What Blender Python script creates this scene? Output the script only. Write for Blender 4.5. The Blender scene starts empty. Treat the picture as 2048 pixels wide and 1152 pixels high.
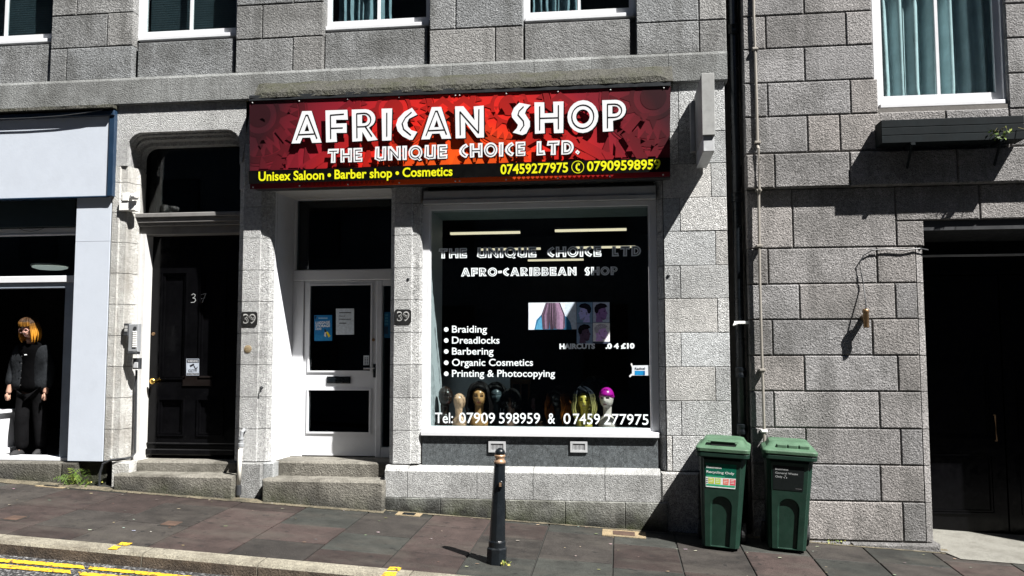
import bpy, bmesh, math, random
from mathutils import Vector, Matrix
from mathutils.geometry import tessellate_polygon
random.seed(7)
SC = bpy.context.scene
C = SC.collection
PI = math.pi
# ---------------------------------------------------------------- camera, world, sun, exposure
FPX, CAM_D, CAM_Z = 1700.0, 8.3, 1.6
pt, yw, rl = (math.radians(a) for a in (4.325, 7.208, -0.1055))
cright = Vector((math.cos(yw), math.sin(yw), 0)); cfwd = Vector((-math.sin(yw), math.cos(yw), 0)); cup = Vector((0, 0, 1))
cfwd, cup = cfwd*math.cos(pt)+cup*math.sin(pt), cup*math.cos(pt)-cfwd*math.sin(pt)
cright, cup = cright*math.cos(rl)+cup*math.sin(rl), cup*math.cos(rl)-cright*math.sin(rl)
CP = Vector((0, -CAM_D, CAM_Z))
cam = bpy.data.cameras.new('camera'); cam.sensor_width = 36; cam.lens = FPX/2048*36; cam.clip_end = 500
co = bpy.data.objects.new('camera', cam); C.objects.link(co); SC.camera = co
m = Matrix((cright, cup, -cfwd)).transposed().to_4x4(); m.translation = CP; co.matrix_world = m
SUN = Vector((.60, -.40, 1.0)).normalized()
w = bpy.data.worlds.new('World'); SC.world = w; w.use_nodes = True
nt = w.node_tree; bg = nt.nodes['Background']; sk = nt.nodes.new('ShaderNodeTexSky'); sk.sky_type = 'NISHITA'; sk.sun_disc = False; sk.air_density = .35; sk.dust_density = .1; sk.ozone_density = 1
sk.sun_elevation = math.asin(SUN.z); sk.sun_rotation = math.atan2(SUN.x, SUN.y)
nt.links.new(sk.outputs[0], bg.inputs[0]); bg.inputs[1].default_value = .05
sl = bpy.data.lights.new('sun', 'SUN'); sl.energy = 5; sl.angle = math.radians(.5); sl.color = (1, .97, .93)
so = bpy.data.objects.new('sun', sl); C.objects.link(so); so.rotation_euler = (-SUN).to_track_quat('-Z', 'Y').to_euler(); so.location = (8, -6, 14)
SC.view_settings.view_transform = 'Standard'; SC.view_settings.look = 'None'; SC.view_settings.gamma = 1
SC.view_settings.exposure = 1.65
SC.cycles.max_bounces = 6
# ---------------------------------------------------------------- picture point -> world point on a real plane
def ray(px, py): return cright*((px-1024)/FPX) - cup*((py-576)/FPX) + cfwd
def P(px, py, Y=0.0):
    d = ray(px, py); return CP + d*((Y-CP.y)/d.y)
def onplane(px, py, p0, n):
    d = ray(px, py); return CP + d*((p0-CP).dot(n)/d.dot(n))
KX, KY, K0 = -.0553, .03, -.0624
def gz(x, y): return K0 + KX*x + KY*y
GN = Vector((-KX, -KY, 1)).normalized(); G0 = Vector((0, 0, K0))
def G(px, py, dz=0): return onplane(px, py, G0+Vector((0, 0, dz)), GN)
def X(px, py=650, Y=0): return P(px, py, Y).x
def Z(py, px=1000, Y=0): return P(px, py, Y).z
# ---------------------------------------------------------------- mesh builder
class MB:
    def __init__(s): s.v = []; s.f = []; s.c = []; s.m = []; s.cur = (1, 1, 1); s.mi = 0; s.sm = []; s.smooth = False
    def vert(s, p): s.v.append(Vector(p)); return len(s.v)-1
    def face(s, idx): s.f.append(tuple(idx)); s.c.append(s.cur); s.m.append(s.mi); s.sm.append(s.smooth)
    def poly(s, pts): s.face([s.vert(p) for p in pts])
    def box(s, x0, x1, y0, y1, z0, z1, ch=0.0):
        x0, x1 = sorted((x0, x1)); y0, y1 = sorted((y0, y1)); z0, z1 = sorted((z0, z1))
        ch = min(ch, (x1-x0)*.45, (z1-z0)*.45, (y1-y0)*.9)
        if ch <= 0:
            a = [s.vert(p) for p in ((x0,y0,z0),(x1,y0,z0),(x1,y1,z0),(x0,y1,z0),(x0,y0,z1),(x1,y0,z1),(x1,y1,z1),(x0,y1,z1))]
            for q in ((0,1,5,4),(1,2,6,5),(2,3,7,6),(3,0,4,7),(4,5,6,7),(3,2,1,0)): s.face([a[i] for i in q])
        else:
            f = [s.vert(p) for p in ((x0+ch,y0,z0+ch),(x1-ch,y0,z0+ch),(x1-ch,y0,z1-ch),(x0+ch,y0,z1-ch))]
            g = [s.vert(p) for p in ((x0,y0+ch,z0),(x1,y0+ch,z0),(x1,y0+ch,z1),(x0,y0+ch,z1))]
            b = [s.vert(p) for p in ((x0,y1,z0),(x1,y1,z0),(x1,y1,z1),(x0,y1,z1))]
            s.face(f)
            for i in range(4):
                j = (i+1) % 4; s.face((g[i], g[j], f[j], f[i])); s.face((b[i], b[j], g[j], g[i]))
            s.face(b[::-1])
    def prism(s, loops, axis, a, b):
        """loops of 2-D points (outer + holes) extruded along axis from a to b"""
        def to3(p, t): return {'y': (p[0], t, p[1]), 'z': (p[0], p[1], t), 'x': (t, p[0], p[1])}[axis]
        flat = [p for l in loops for p in l]
        tri = tessellate_polygon([[Vector((p[0], p[1], 0)) for p in l] for l in loops])
        A = [s.vert(to3(p, a)) for p in flat]; B = [s.vert(to3(p, b)) for p in flat]
        for t in tri: s.face([A[i] for i in t]); s.face([B[i] for i in reversed(t)])
        o = 0
        for l in loops:
            n = len(l)
            for i in range(n): j = (i+1) % n; s.face((A[o+i], A[o+j], B[o+j], B[o+i]))
            o += n
    def loft(s, rings, cap=True, closed=True):
        R = [[s.vert(p) for p in r] for r in rings]; n = len(R[0])
        for a, b in zip(R, R[1:]):
            for i in range(n if closed else n-1):
                j = (i+1) % n; s.face((a[i], a[j], b[j], b[i]))
        if cap: s.face(R[0][::-1]); s.face(R[-1])
    def lathe(s, prof, c, n=20, axis='z'):
        rings = []
        for r, t in prof:
            rg = []
            for i in range(n):
                a = 2*PI*i/n; u, v = r*math.cos(a), r*math.sin(a)
                rg.append(Vector(c)+Vector({'z': (u, v, t), 'y': (u, t, v), 'x': (t, u, v)}[axis]))
            rings.append(rg)
        s.loft(rings)
    def tube(s, pts, r, n=6, r1=None):
        pts = [Vector(p) for p in pts]; rings = []; k = len(pts)
        for i, p in enumerate(pts):
            d = (pts[min(i+1, k-1)]-pts[max(i-1, 0)]).normalized()
            u = d.cross(Vector((0, 0, 1))); u = Vector((1, 0, 0)) if u.length < .05 else u.normalized(); v = d.cross(u)
            rr = r if r1 is None else r+(r1-r)*i/(k-1)
            rings.append([p+u*(rr*math.cos(2*PI*j/n))+v*(rr*math.sin(2*PI*j/n)) for j in range(n)])
        s.loft(rings)
    def tris2d(s, loops, fn):
        flat = [p for l in loops for p in l]
        tri = tessellate_polygon([[Vector((p[0], p[1], 0)) for p in l] for l in loops])
        A = [s.vert(fn(p[0], p[1])) for p in flat]
        for t in tri: s.face([A[i] for i in t])
    def build(s, name, mats, parent=None, origin=None, bevel=0, local=False, recalc=True):
        me = bpy.data.meshes.new(name)
        if parent is not None: org = Vector((0,0,0)) if local else ORG[parent.name]
        else:
            if origin is None:
                xs = [p.x for p in s.v]; ys = [p.y for p in s.v]; zs = [p.z for p in s.v]
                origin = Vector(((min(xs)+max(xs))/2, (min(ys)+max(ys))/2, min(zs)))
            org = Vector(origin)
        me.from_pydata([p-org for p in s.v], [], s.f)
        ca = me.color_attributes.new('var', 'FLOAT_COLOR', 'CORNER')
        k = 0
        for fi, f in enumerate(s.f):
            for _ in f: ca.data[k].color = (*s.c[fi], 1); k += 1
        for p, mi, sm in zip(me.polygons, s.m, s.sm): p.material_index = mi; p.use_smooth = sm
        for mt in (mats if isinstance(mats, (list, tuple)) else [mats]): me.materials.append(mt)
        if recalc:
            b = bmesh.new(); b.from_mesh(me); bmesh.ops.recalc_face_normals(b, faces=b.faces); b.to_mesh(me); b.free()
        o = bpy.data.objects.new(name, me); C.objects.link(o)
        if parent is not None: o.parent = parent; ORG[o.name] = ORG[parent.name]
        else: o.location = org; ORG[o.name] = org
        if bevel:
            bm = o.modifiers.new('bevel', 'BEVEL'); bm.width = bevel; bm.segments = 2; bm.limit_method = 'ANGLE'; bm.angle_limit = math.radians(40)
        return o
ORG = {}
def tag(o, label, cat, group=None):
    o['label'] = label; o['category'] = cat
    if group: o['group'] = group
    return o
def thing(name, loc, label, cat, group=None, rot=None):
    o = bpy.data.objects.new(name, None); o.empty_display_size = .2; C.objects.link(o); o.location = loc
    if rot: o.rotation_euler = rot
    ORG[o.name] = Vector(loc); return tag(o, label, cat, group)
def struct(mb, name, mats, **k):
    o = mb.build(name, mats, **k); o['kind'] = 'structure'; return o
def copy_tree(o, parent=None):
    c = o.copy(); C.objects.link(c); c.parent = parent; ORG[c.name] = ORG[o.name]
    for ch in [x for x in bpy.data.objects if x.parent == o]: copy_tree(ch, c)
    return c
# ---------------------------------------------------------------- materials
def mat(name):
    mt = bpy.data.materials.new(name); mt.use_nodes = True; t = mt.node_tree
    return mt, t, t.nodes['Principled BSDF'], t.nodes.new, t.links.new
def noise(t, scale, detail=3, rough=.6, vec=None, stretch=None):
    N = t.nodes.new; n = N('ShaderNodeTexNoise'); n.inputs['Scale'].default_value = scale; n.inputs['Detail'].default_value = detail; n.inputs['Roughness'].default_value = rough
    tc = N('ShaderNodeTexCoord'); mp = N('ShaderNodeMapping'); t.links.new(tc.outputs['Object'], mp.inputs[0])
    if stretch: mp.inputs['Scale'].default_value = stretch
    t.links.new(mp.outputs[0], n.inputs['Vector']); return n.outputs[0]
def ramp(t, src, stops):
    r = t.nodes.new('ShaderNodeValToRGB'); e = r.color_ramp.elements
    while len(e) < len(stops): e.new(.5)
    for el, (p, c) in zip(e, stops): el.position = p; el.color = (c, c, c, 1) if isinstance(c, (int, float)) else (*c, 1)
    t.links.new(src, r.inputs[0]); return r.outputs[0]
def mix(t, fac, a, b, mode='MIX'):
    n = t.nodes.new('ShaderNodeMix'); n.data_type = 'RGBA'; n.blend_type = mode
    for sck, val in ((n.inputs[0], fac), (n.inputs[6], a), (n.inputs[7], b)):
        if isinstance(val, (int, float)): sck.default_value = val
        elif isinstance(val, tuple): sck.default_value = (*val, 1)
        else: t.links.new(val, sck)
    return n.outputs[2]
def math_(t, op, a, b=None):
    n = t.nodes.new('ShaderNodeMath'); n.operation = op
    for i, val in enumerate((a, b)):
        if val is None: continue
        if isinstance(val, (int, float)): n.inputs[i].default_value = val
        else: t.links.new(val, n.inputs[i])
    return n.outputs[0]
def bump(t, b, src, strength, dist):
    n = t.nodes.new('ShaderNodeBump'); n.inputs['Strength'].default_value = strength; n.inputs['Distance'].default_value = dist
    t.links.new(src, n.inputs['Height']); t.links.new(n.outputs[0], b.inputs['Normal'])
def var_(t):
    a = t.nodes.new('ShaderNodeVertexColor'); a.layer_name = 'var'; return a.outputs[0]
def granite(name, col, bump_d=.02, grain=60, speck=.35, grime=.35, grime_col=(.05, .05, .045), gscale=1.6, streak=False, bstr=1.0, damp=0):
    mt, t, b, N, L = mat(name)
    n1 = noise(t, 170, 2, .7); n2 = noise(t, grain, 4, .65); n3 = noise(t, gscale, 5, .65)
    sp = ramp(t, n1, [(.32, 1-speck*1.5), (.5, 1), (.66, 1+speck)])
    sp2 = ramp(t, noise(t, 30, 3, .6), [(.3, 1-speck*.5), (.7, 1+speck*.35)])
    c = mix(t, 1, col, sp, 'MULTIPLY'); c = mix(t, 1, c, sp2, 'MULTIPLY'); c = mix(t, 1, c, var_(t), 'MULTIPLY')
    gm = ramp(t, n3, [(.46, 0), (.66, grime)]); c = mix(t, gm, c, grime_col)
    if streak:
        st = ramp(t, noise(t, 6, 4, .6, stretch=(1, 1, .12)), [(.5, 0), (.72, streak)]); c = mix(t, st, c, grime_col)
    if damp:                                             # damp and algae creeping up from the pavement line
        gm_ = N('ShaderNodeNewGeometry'); sx = N('ShaderNodeSeparateXYZ'); L(gm_.outputs['Position'], sx.inputs[0])
        h = math_(t, 'SUBTRACT', sx.outputs[2], math_(t, 'ADD', math_(t, 'MULTIPLY', sx.outputs[0], KX), K0))
        h = math_(t, 'ADD', h, math_(t, 'MULTIPLY', math_(t, 'SUBTRACT', noise(t, 4.5, 6, .7), .5), .45))
        dm = ramp(t, h, [(.0, damp), (damp*.28, 0)]); c = mix(t, dm, c, mix(t, ramp(t, noise(t, 2.3, 3), [(.45, 0), (.6, 1)]), (.020, .021, .018), (.030, .036, .014)))
    L(c, b.inputs['Base Color']); b.inputs['Roughness'].default_value = .85; b.inputs['Specular IOR Level'].default_value = .3
    bump(t, b, n2, bstr, bump_d); return mt
def plain(name, col, rough=.5, metal=0, bumpy=0, bscale=40, varn=.12, spec=.5, dirt=0, usevar=False):
    mt, t, b, N, L = mat(name)
    n = noise(t, 7, 4, .65); c = mix(t, 1, col, ramp(t, n, [(.3, 1-varn), (.7, 1+varn)]), 'MULTIPLY')
    if dirt: c = mix(t, ramp(t, noise(t, 3.5, 6, .75), [(.52, 0), (.75, dirt)]), c, (.03, .028, .024))
    if usevar: c = mix(t, 1, c, var_(t), 'MULTIPLY')
    L(c, b.inputs['Base Color']); L(ramp(t, noise(t, 15, 3), [(.3, max(rough-.08, .02)), (.7, min(1, rough+.1))]), b.inputs['Roughness'])
    b.inputs['Metallic'].default_value = metal; b.inputs['Specular IOR Level'].default_value = spec
    if bumpy: bump(t, b, noise(t, bscale, 4), .6, bumpy)
    return mt
def varmat(name, rough=.5, spec=.5, bumpy=0):
    mt, t, b, N, L = mat(name); n = noise(t, 40, 3)
    L(mix(t, 1, var_(t), ramp(t, n, [(.3, .85), (.7, 1.15)]), 'MULTIPLY'), b.inputs['Base Color']); b.inputs['Roughness'].default_value = rough; b.inputs['Specular IOR Level'].default_value = spec
    if bumpy: bump(t, b, noise(t, 60, 3), .5, bumpy)
    return mt
def emit(name, col, s):
    mt, t, b, N, L = mat(name); b.inputs['Base Color'].default_value = (*col, 1); b.inputs['Emission Color'].default_value = (*col, 1); b.inputs['Emission Strength'].default_value = s; return mt
def glass(name, tint=(.85, .9, .9), rough=0.0):
    mt, t, b, N, L = mat(name); t.nodes.remove(b); out = t.nodes['Material Output']
    tr = N('ShaderNodeBsdfTransparent'); tr.inputs[0].default_value = (*tint, 1)
    gl = N('ShaderNodeBsdfGlossy'); gl.inputs['Roughness'].default_value = rough
    fr = N('ShaderNodeFresnel'); ge = N('ShaderNodeNewGeometry')   # a thin pane reflects alike from both sides
    L(math_(t, 'SUBTRACT', 1.5, math_(t, 'MULTIPLY', ge.outputs['Backfacing'], 1.5-1/1.5)), fr.inputs[0])
    mx = N('ShaderNodeMixShader'); L(fr.outputs[0], mx.inputs[0]); L(tr.outputs[0], mx.inputs[1]); L(gl.outputs[0], mx.inputs[2]); L(mx.outputs[0], out.inputs[0])
    return mt
M = {}
M['wall'] = granite('rough granite', (.265, .27, .27), .036, 62, .55, .55, streak=.5)
M['wall_pink'] = granite('pinkish granite', (.285, .275, .27), .036, 60, .55, .5, streak=.4)
M['dressed'] = granite('dressed granite', (.45, .455, .45), .024, 80, .6, .3, streak=.25)
M['band'] = granite('band granite', (.20, .207, .204), .012, 70, .35, .55, streak=.5)
M['painted_stone'] = granite('whitened granite', (.43, .43, .41), .012, 60, .3, .5, (.13, .115, .095), 3, streak=.55)
M['plinth'] = granite('plinth granite', (.36, .365, .36), .014, 80, .5, .35, streak=.3)
M['base'] = granite('damp base granite', (.22, .225, .21), .012, 60, .4, .6, (.05, .05, .04), 3.2, streak=.5, damp=1)
M['step'] = granite('worn step granite', (.19, .18, .155), .016, 60, .4, .7, (.04, .036, .028), 3, streak=.5, damp=.7)
M['moss'] = granite('mossy ledge', (.060, .059, .050), .04, 35, .6, .8, (.040, .042, .024), 5)
M['riser'] = granite('dark polished granite', (.075, .085, .09), .002, 120, .9, .15)
M['mortar'] = plain('mortar', (.12, .113, .105), .9, bumpy=.004)
M['white'] = plain('white paint', (.58, .59, .61), .4, varn=.05, bumpy=.001, dirt=.10)
M['white_worn'] = plain('weathered white paint', (.52, .52, .51), .55, varn=.08, bumpy=.002, dirt=.35)
M['fascia'] = plain('pale grey-blue panel', (.45, .49, .55), .45, varn=.04, bumpy=.001, dirt=.06)
M['navy'] = plain('navy paint', (.012, .03, .06), .35)
M['black'] = plain('black gloss paint', (.0022, .0022, .0026), .16, varn=.3, spec=.16)
M['black_iron'] = plain('black iron paint', (.006, .008, .010), .3, varn=.3, bumpy=.003, spec=.3)
M['dark'] = plain('dark interior', (.012, .012, .013), .9)
M['room'] = plain('dim room paint', (.03, .032, .035), .9)
M['grey_board'] = plain('grey display board', (.42, .46, .50), .8)
M['metal'] = plain('galvanised metal', (.42, .43, .44), .5, .1, varn=.2, dirt=.5)
M['steel'] = plain('brushed steel', (.6, .6, .6), .3, 1)
M['brass'] = plain('polished brass', (.75, .48, .12), .25, 1)
M['copper'] = plain('copper', (.24, .15, .08), .4, .8)
M['gold'] = plain('dulled gold paint', (.42, .27, .17), .35, .5)
M['plastic_grey'] = plain('grey plastic', (.22, .23, .24), .5)
M['plastic_dark'] = plain('charcoal plastic', (.03, .032, .035), .45)
M['plastic_white'] = plain('white plastic', (.75, .75, .73), .45, dirt=.2)
M['pipe'] = plain('cream pipe', (.62, .60, .54), .5, dirt=.3)
M['conduit'] = plain('painted conduit', (.21, .195, .17), .6, dirt=.4)
M['rust'] = plain('rusty iron', (.05, .028, .018), .8, bumpy=.004, varn=.4)
M['tan_stone'] = granite('tan concrete', (.22, .17, .10), .008, 60, .4, .5)
M['concrete'] = granite('apron concrete', (.15, .147, .13), .006, 60, .25, .45, (.06, .055, .045), 4)
M['glass'] = glass('window glass')
M['glass_dim'] = glass('dim glass', (.5, .56, .58))
M['blackpaint'] = plain('black print', (.003, .003, .003), .5, spec=.08)
M['whiteprint'] = plain('white print', (.82, .84, .86), .4, varn=.02)
M['vinyl'] = plain('white vinyl lettering', (.72, .78, .80), .5, varn=.03)
M['yellowprint'] = plain('yellow print', (.80, .80, .01), .4, varn=.02)
M['greyprint'] = plain('grey chalk', (.30, .31, .31), .8, varn=.2)
mt, t, b, N, L = mat('worn yellow road paint')
L(mix(t, ramp(t, noise(t, 32, 5, .75), [(.50, 0), (.58, .95)]), (.58, .34, .004), (.02, .019, .017)), b.inputs['Base Color']); b.inputs['Roughness'].default_value = .8; M['yellow_paint'] = mt
M['kerb_face'] = granite('dark brown kerb face', (.075, .058, .042), .012, 60, .5, .7, (.015, .012, .010), 5)  # front face coloured a darker brown than the kerb top
M['var'] = varmat('printed colours', .5, .12)
M['varsatin'] = varmat('moulded figure paint', .32, .5)
M['hair'] = varmat('hair strands', .5, .12)
M['green'] = plain('green bin plastic', (.0066, .0235, .0155), .45, spec=.3, varn=.18, bumpy=.0015, bscale=90)
M['green_lid'] = plain('faded green lid plastic', (.048, .098, .058), .6, varn=.3, bumpy=.003, bscale=60, dirt=.45, spec=.3)
M['rubber'] = plain('black rubber', (.008, .008, .009), .8)
M['leaf'] = varmat('weed leaves', .6)
M['litter'] = varmat('litter', .8)
M['curtain'] = plain('teal curtain', (.55, .66, .69), .85, varn=.15, bumpy=.002)
M['curtain_grey'] = plain('blue grey curtain', (.20, .29, .33), .9, varn=.3, bumpy=.01, bscale=12)
M['blind'] = plain('slate blind', (.018, .034, .042), .6)
M['box_paint'] = plain('dark slate paint', (.006, .009, .0105), .7, varn=.3, spec=.12)
M['led'] = emit('warm strip light', (1, .84, .58), .36)
M['lamp_glow'] = emit('round lamp glow', (1, .97, .85), .28)
# ---------------------------------------------------------------- ground: road, kerb, pavement
KERB_Y0, KERB_Y1 = -2.10, -1.93      # kerb stone front and back
def ground_mat():
    mt, t, b, N, L = mat('paving slabs')
    c = mix(t, 1, var_(t), ramp(t, noise(t, 5, 5, .7), [(.3, .62), (.7, 1.45)]), 'MULTIPLY')
    c = mix(t, 1, c, ramp(t, noise(t, 140, 2, .7), [(.35, .75), (.65, 1.3)]), 'MULTIPLY')
    c = mix(t, ramp(t, noise(t, 1.7, 4, .6, stretch=(1, 2.2, 1)), [(.48, 0), (.68, .5)]), c, (.05, .045, .038))
    c = mix(t, ramp(t, noise(t, 2.6, 5, .7), [(.54, 0), (.68, .55)]), c, (.008, .0075, .007))
    c = mix(t, ramp(t, noise(t, 11, 2, .5), [(.68, 0), (.70, .7)]), c, (.008, .008, .008))
    L(c, b.inputs['Base Color']); b.inputs['Roughness'].default_value = .72; b.inputs['Specular IOR Level'].default_value = .25
    bump(t, b, noise(t, 60, 5, .7), .7, .006); return mt
def road_mat():
    mt, t, b, N, L = mat('asphalt')
    v = N('ShaderNodeTexVoronoi'); v.inputs['Scale'].default_value = 75; tc = N('ShaderNodeTexCoord'); L(tc.outputs['Object'], v.inputs['Vector'])
    c = ramp(t, v.outputs['Color'], [(.45, .010), (.62, .03), (.8, .22)])
    L(mix(t, ramp(t, noise(t, 9, 4), [(.4, 0), (.7, .6)]), c, (.012, .012, .013)), b.inputs['Base Color']); b.inputs['Roughness'].default_value = .8
    bump(t, b, v.outputs['Distance'], 1, .012); return mt
M['paving'] = ground_mat(); M['asphalt'] = road_mat()
M['joint'] = plain('joint dirt', (.012, .012, .010), .95, bumpy=.004)
M['kerbstone'] = granite('kerb granite', (.20, .185, .145), .008, 70, .5, .5, (.05, .04, .03), 3)
def sheet(mb, x0, x1, y0, y1, dz):
    mb.poly([(x, y, gz(x, y)+dz) for x, y in ((x0, y0), (x1, y0), (x1, y1), (x0, y1))])
g = MB(); sheet(g, -90, 90, -60, 60, -.30); struct(g, 'ground', M['asphalt'])
g = MB(); sheet(g, -60, 60, -9.6, KERB_Y0, -.10); struct(g, 'road', M['asphalt'])
g = MB(); sheet(g, -60, 60, KERB_Y1, .9, -.012); struct(g, 'pavement_bed', M['joint'])
g = MB(); sheet(g, -60, 60, -13, -9.6, .0); struct(g, 'far_pavement', M['asphalt'])
rnd = random.Random(11)
g = MB()
xb = -14.0; cols = []
while xb < 9: wd = .6+rnd.uniform(-.05, .06); cols.append((xb, xb+wd)); xb += wd
for ci, (xa, xe) in enumerate(cols):
    yy = KERB_Y1; first = rnd.uniform(.25, .75)
    while yy < .28:
        ln = first if yy == KERB_Y1 else rnd.choice((.55, .62, .75, .9)); ye = min(yy+ln, .3)
        t = rnd.random()
        base = (.0165, .0118, .0106) if t < .40 else ((.0128, .0135, .0120) if t < .75 else (.0165, .0145, .0130))
        k = rnd.uniform(1.0, 2.2); g.cur = tuple(v*k for v in base)
        gp = .0065; dz = [rnd.uniform(-.0018, .0022) for _ in range(4)]
        x0, x1, y0, y1 = xa+gp, xe-gp, yy+gp, ye-gp
        top = [(x, y, gz(x, y)+d) for (x, y), d in zip(((x0, y0), (x1, y0), (x1, y1), (x0, y1)), dz)]
        c_ = .004
        ins = [(x+(c_ if i in (0, 3) else -c_), y+(c_ if i < 2 else -c_), z) for i, (x, y, z) in enumerate(top)]
        lo = [(x, y, z-.004) for x, y, z in top]; lo2 = [(x, y, z-.02) for x, y, z in top]
        A = [g.vert(p) for p in ins]; B = [g.vert(p) for p in lo]; D = [g.vert(p) for p in lo2]
        g.face(A)
        for i in range(4): j = (i+1) % 4; g.face((B[i], B[j], A[j], A[i])); g.face((D[i], D[j], B[j], B[i]))
        yy = ye
struct(g, 'pavement', M['paving'], recalc=True)
# kerb stones
g = MB(); xs = [-16]
kj = [G(284, 1108).x, G(516, 1128).x]
xs = sorted([kj[0]-1.25*i for i in range(9)]+[kj[1]+1.15*i for i in range(10)])
for a, b_ in zip(xs, xs[1:]):
    k = rnd.uniform(.85, 1.12); g.cur = (k, k, k); d = .005
    sec = [(KERB_Y0-.012, -.16), (KERB_Y0-.004, -.02), (KERB_Y0+.012, .001), (KERB_Y1-.004, .004), (KERB_Y1-.004, -.16)]
    n0 = len(g.f); g.loft([[(x, y, gz(x, y)+dz) for y, dz in sec] for x in (a+d, b_-d)]); g.m[n0] = 1
struct(g, 'kerb', [M['kerbstone'], M['kerb_face']])
# yellow markings: worn double line on the road, loading ticks over kerb and pavement
def marking(name, quads, dz):
    mb = MB(); r2 = random.Random(3)
    for q in quads:
        pts = [G(px, py, dz) for px, py in q]
        n = max(2, int((pts[1]-pts[0]).length/.03)); up, lo = [], []
        for i in range(n+1):
            t = i/n; a = pts[0].lerp(pts[1], t); b2 = pts[3].lerp(pts[2], t); d = (b2-a)
            up.append(a+d*r2.uniform(-.05, .1)); lo.append(b2-d*r2.uniform(-.05, .1))
        for i in range(n): mb.poly([up[i], up[i+1], lo[i+1], lo[i]])
    return struct(mb, name, M['yellow_paint'])
marking('road_marking', [[(-40, 1113), (166, 1130), (170, 1138), (-40, 1120)], [(180, 1132.5), (420, 1155), (400, 1160), (176, 1138)],
        [(-40, 1124), (140, 1140), (142, 1147), (-40, 1132)], [(156, 1143), (330, 1158), (320, 1164), (160, 1150)]], -.094)
marking('kerb_marking', [[(243, 1084), (265, 1086), (255, 1091), (233, 1089)], [(228, 1091), (243, 1092), (233, 1099), (215, 1098)],
        [(780, 1133), (804, 1134), (799, 1141), (774, 1140)], [(770, 1143), (795, 1143), (790, 1153), (762, 1152)]], .009)
# ---------------------------------------------------------------- masonry helpers
def blk(mb, x0, x1, z0, z1, yf=0.0, dep=.2, r=random, ch=.007, gap=.0035, k=None):
    k = k or r.uniform(.80, 1.16); tt = r.uniform(-.025, .025); mb.cur = (k*(1+tt), k, k*(1-tt))
    mb.box(x0+gap, x1-gap, yf+r.uniform(-.003, .003), yf+dep, z0+gap, z1-gap, ch)
def course_px(mb, ya, yb, xref, bounds, Y=0, **k):
    za, zb = P(xref, ya, Y).z, P(xref, yb, Y).z
    xs = [P(b, (ya+yb)/2, Y).x for b in bounds]
    for a, b in zip(xs, xs[1:]): blk(mb, a, b, zb, za, Y, **k)
def pier(mb, prof, zs, r, gap=.003):
    """plan profile [(x, y)...] (left to right, front), one stone per course"""
    for za, zb in zip(zs, zs[1:]):
        k = r.uniform(.9, 1.08); mb.cur = (k, k, k)
        mb.loft([[(x, y, zz) for x, y in prof] for zz in (min(za, zb)+gap, max(za, zb)-gap)])
# ================================================================ LEFT BUILDING
bl = thing('granite_terrace', (X(900), .3, gz(-2, 0)), 'grey granite terrace block housing the red-signed shop, with four white sash windows in view', 'building')
r = random.Random(5)
wl = MB()
YU = 0.0
ax = dict(xref=471, r=r)
TOPY = [-330, -262, -194, -126, -57]
# piers between the upper windows (pixel x bounds), with three visible courses
segs = {'AB': (101, 266, [151], [214], [135]), 'BC': (471, 646, [586], [524], [586]), 'CD': (858, 1046, [911], [911], [990]), 'DE': (1272, 1454, [1345], [1398], [1398])}
XW = {k: (X(a, 80), X(b, 80)) for k, (a, b, *_) in segs.items()}
zc = [Z(147.5, 471), Z(80, 471), Z(12.4, 471), Z(-55, 471)]
for nm, (a, b, j0, j1, j2) in segs.items():
    for i, js in ((2, j0), (1, j1), (0, j2)):
        xs = [XW[nm][0]]+[X(q, 60) for q in js]+[XW[nm][1]]
        if nm == 'DE' and i == 0: lo, hi = Z(106, 1390), Z(41, 1390)
        elif nm == 'DE' and i == 1: lo, hi = Z(41, 1390), Z(-22, 1390)
        elif nm == 'DE': lo, hi = Z(-22, 1390), zc[3]
        else: lo, hi = zc[i], zc[i+1]
        for p, q in zip(xs, xs[1:]): blk(wl, p, q, lo, hi, YU, r=r, ch=.009)
    zz = zc[3]
    for i in range(4):
        mid = XW[nm][0]+(XW[nm][1]-XW[nm][0])*(.35 if i % 2 else .65)
        blk(wl, XW[nm][0], mid, zz, zz+.32, YU, r=r); blk(wl, mid, XW[nm][1], zz, zz+.32, YU, r=r); zz += .32
ztop = zz
xL = X(-420, 80)
for i in range(7):                                   # wall left of the frame and above the window heads
    z0 = zc[0]+i*.315
    xs = [xL-2.1]+[xL-2.1+(X(-100, 80)-xL+2.1)*(j+(.35 if i % 2 else 0))/5 for j in range(1, 5)]+[X(-100, 80)]
    for p, q in zip(xs, xs[1:]): blk(wl, p, q, z0, z0+.315, YU, r=r)
for i in range(6):
    xx = xL-2.0+(i % 2)*.3
    while xx < X(1454, 80)-.35: blk(wl, xx, min(xx+.78, X(1454, 80)), ztop+i*.32, ztop+.32+i*.32, YU, r=r); xx += .78
    if X(1454, 80)-xx > .03: blk(wl, xx, X(1454, 80), ztop+i*.32, ztop+.32+i*.32, YU, r=r)
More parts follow.
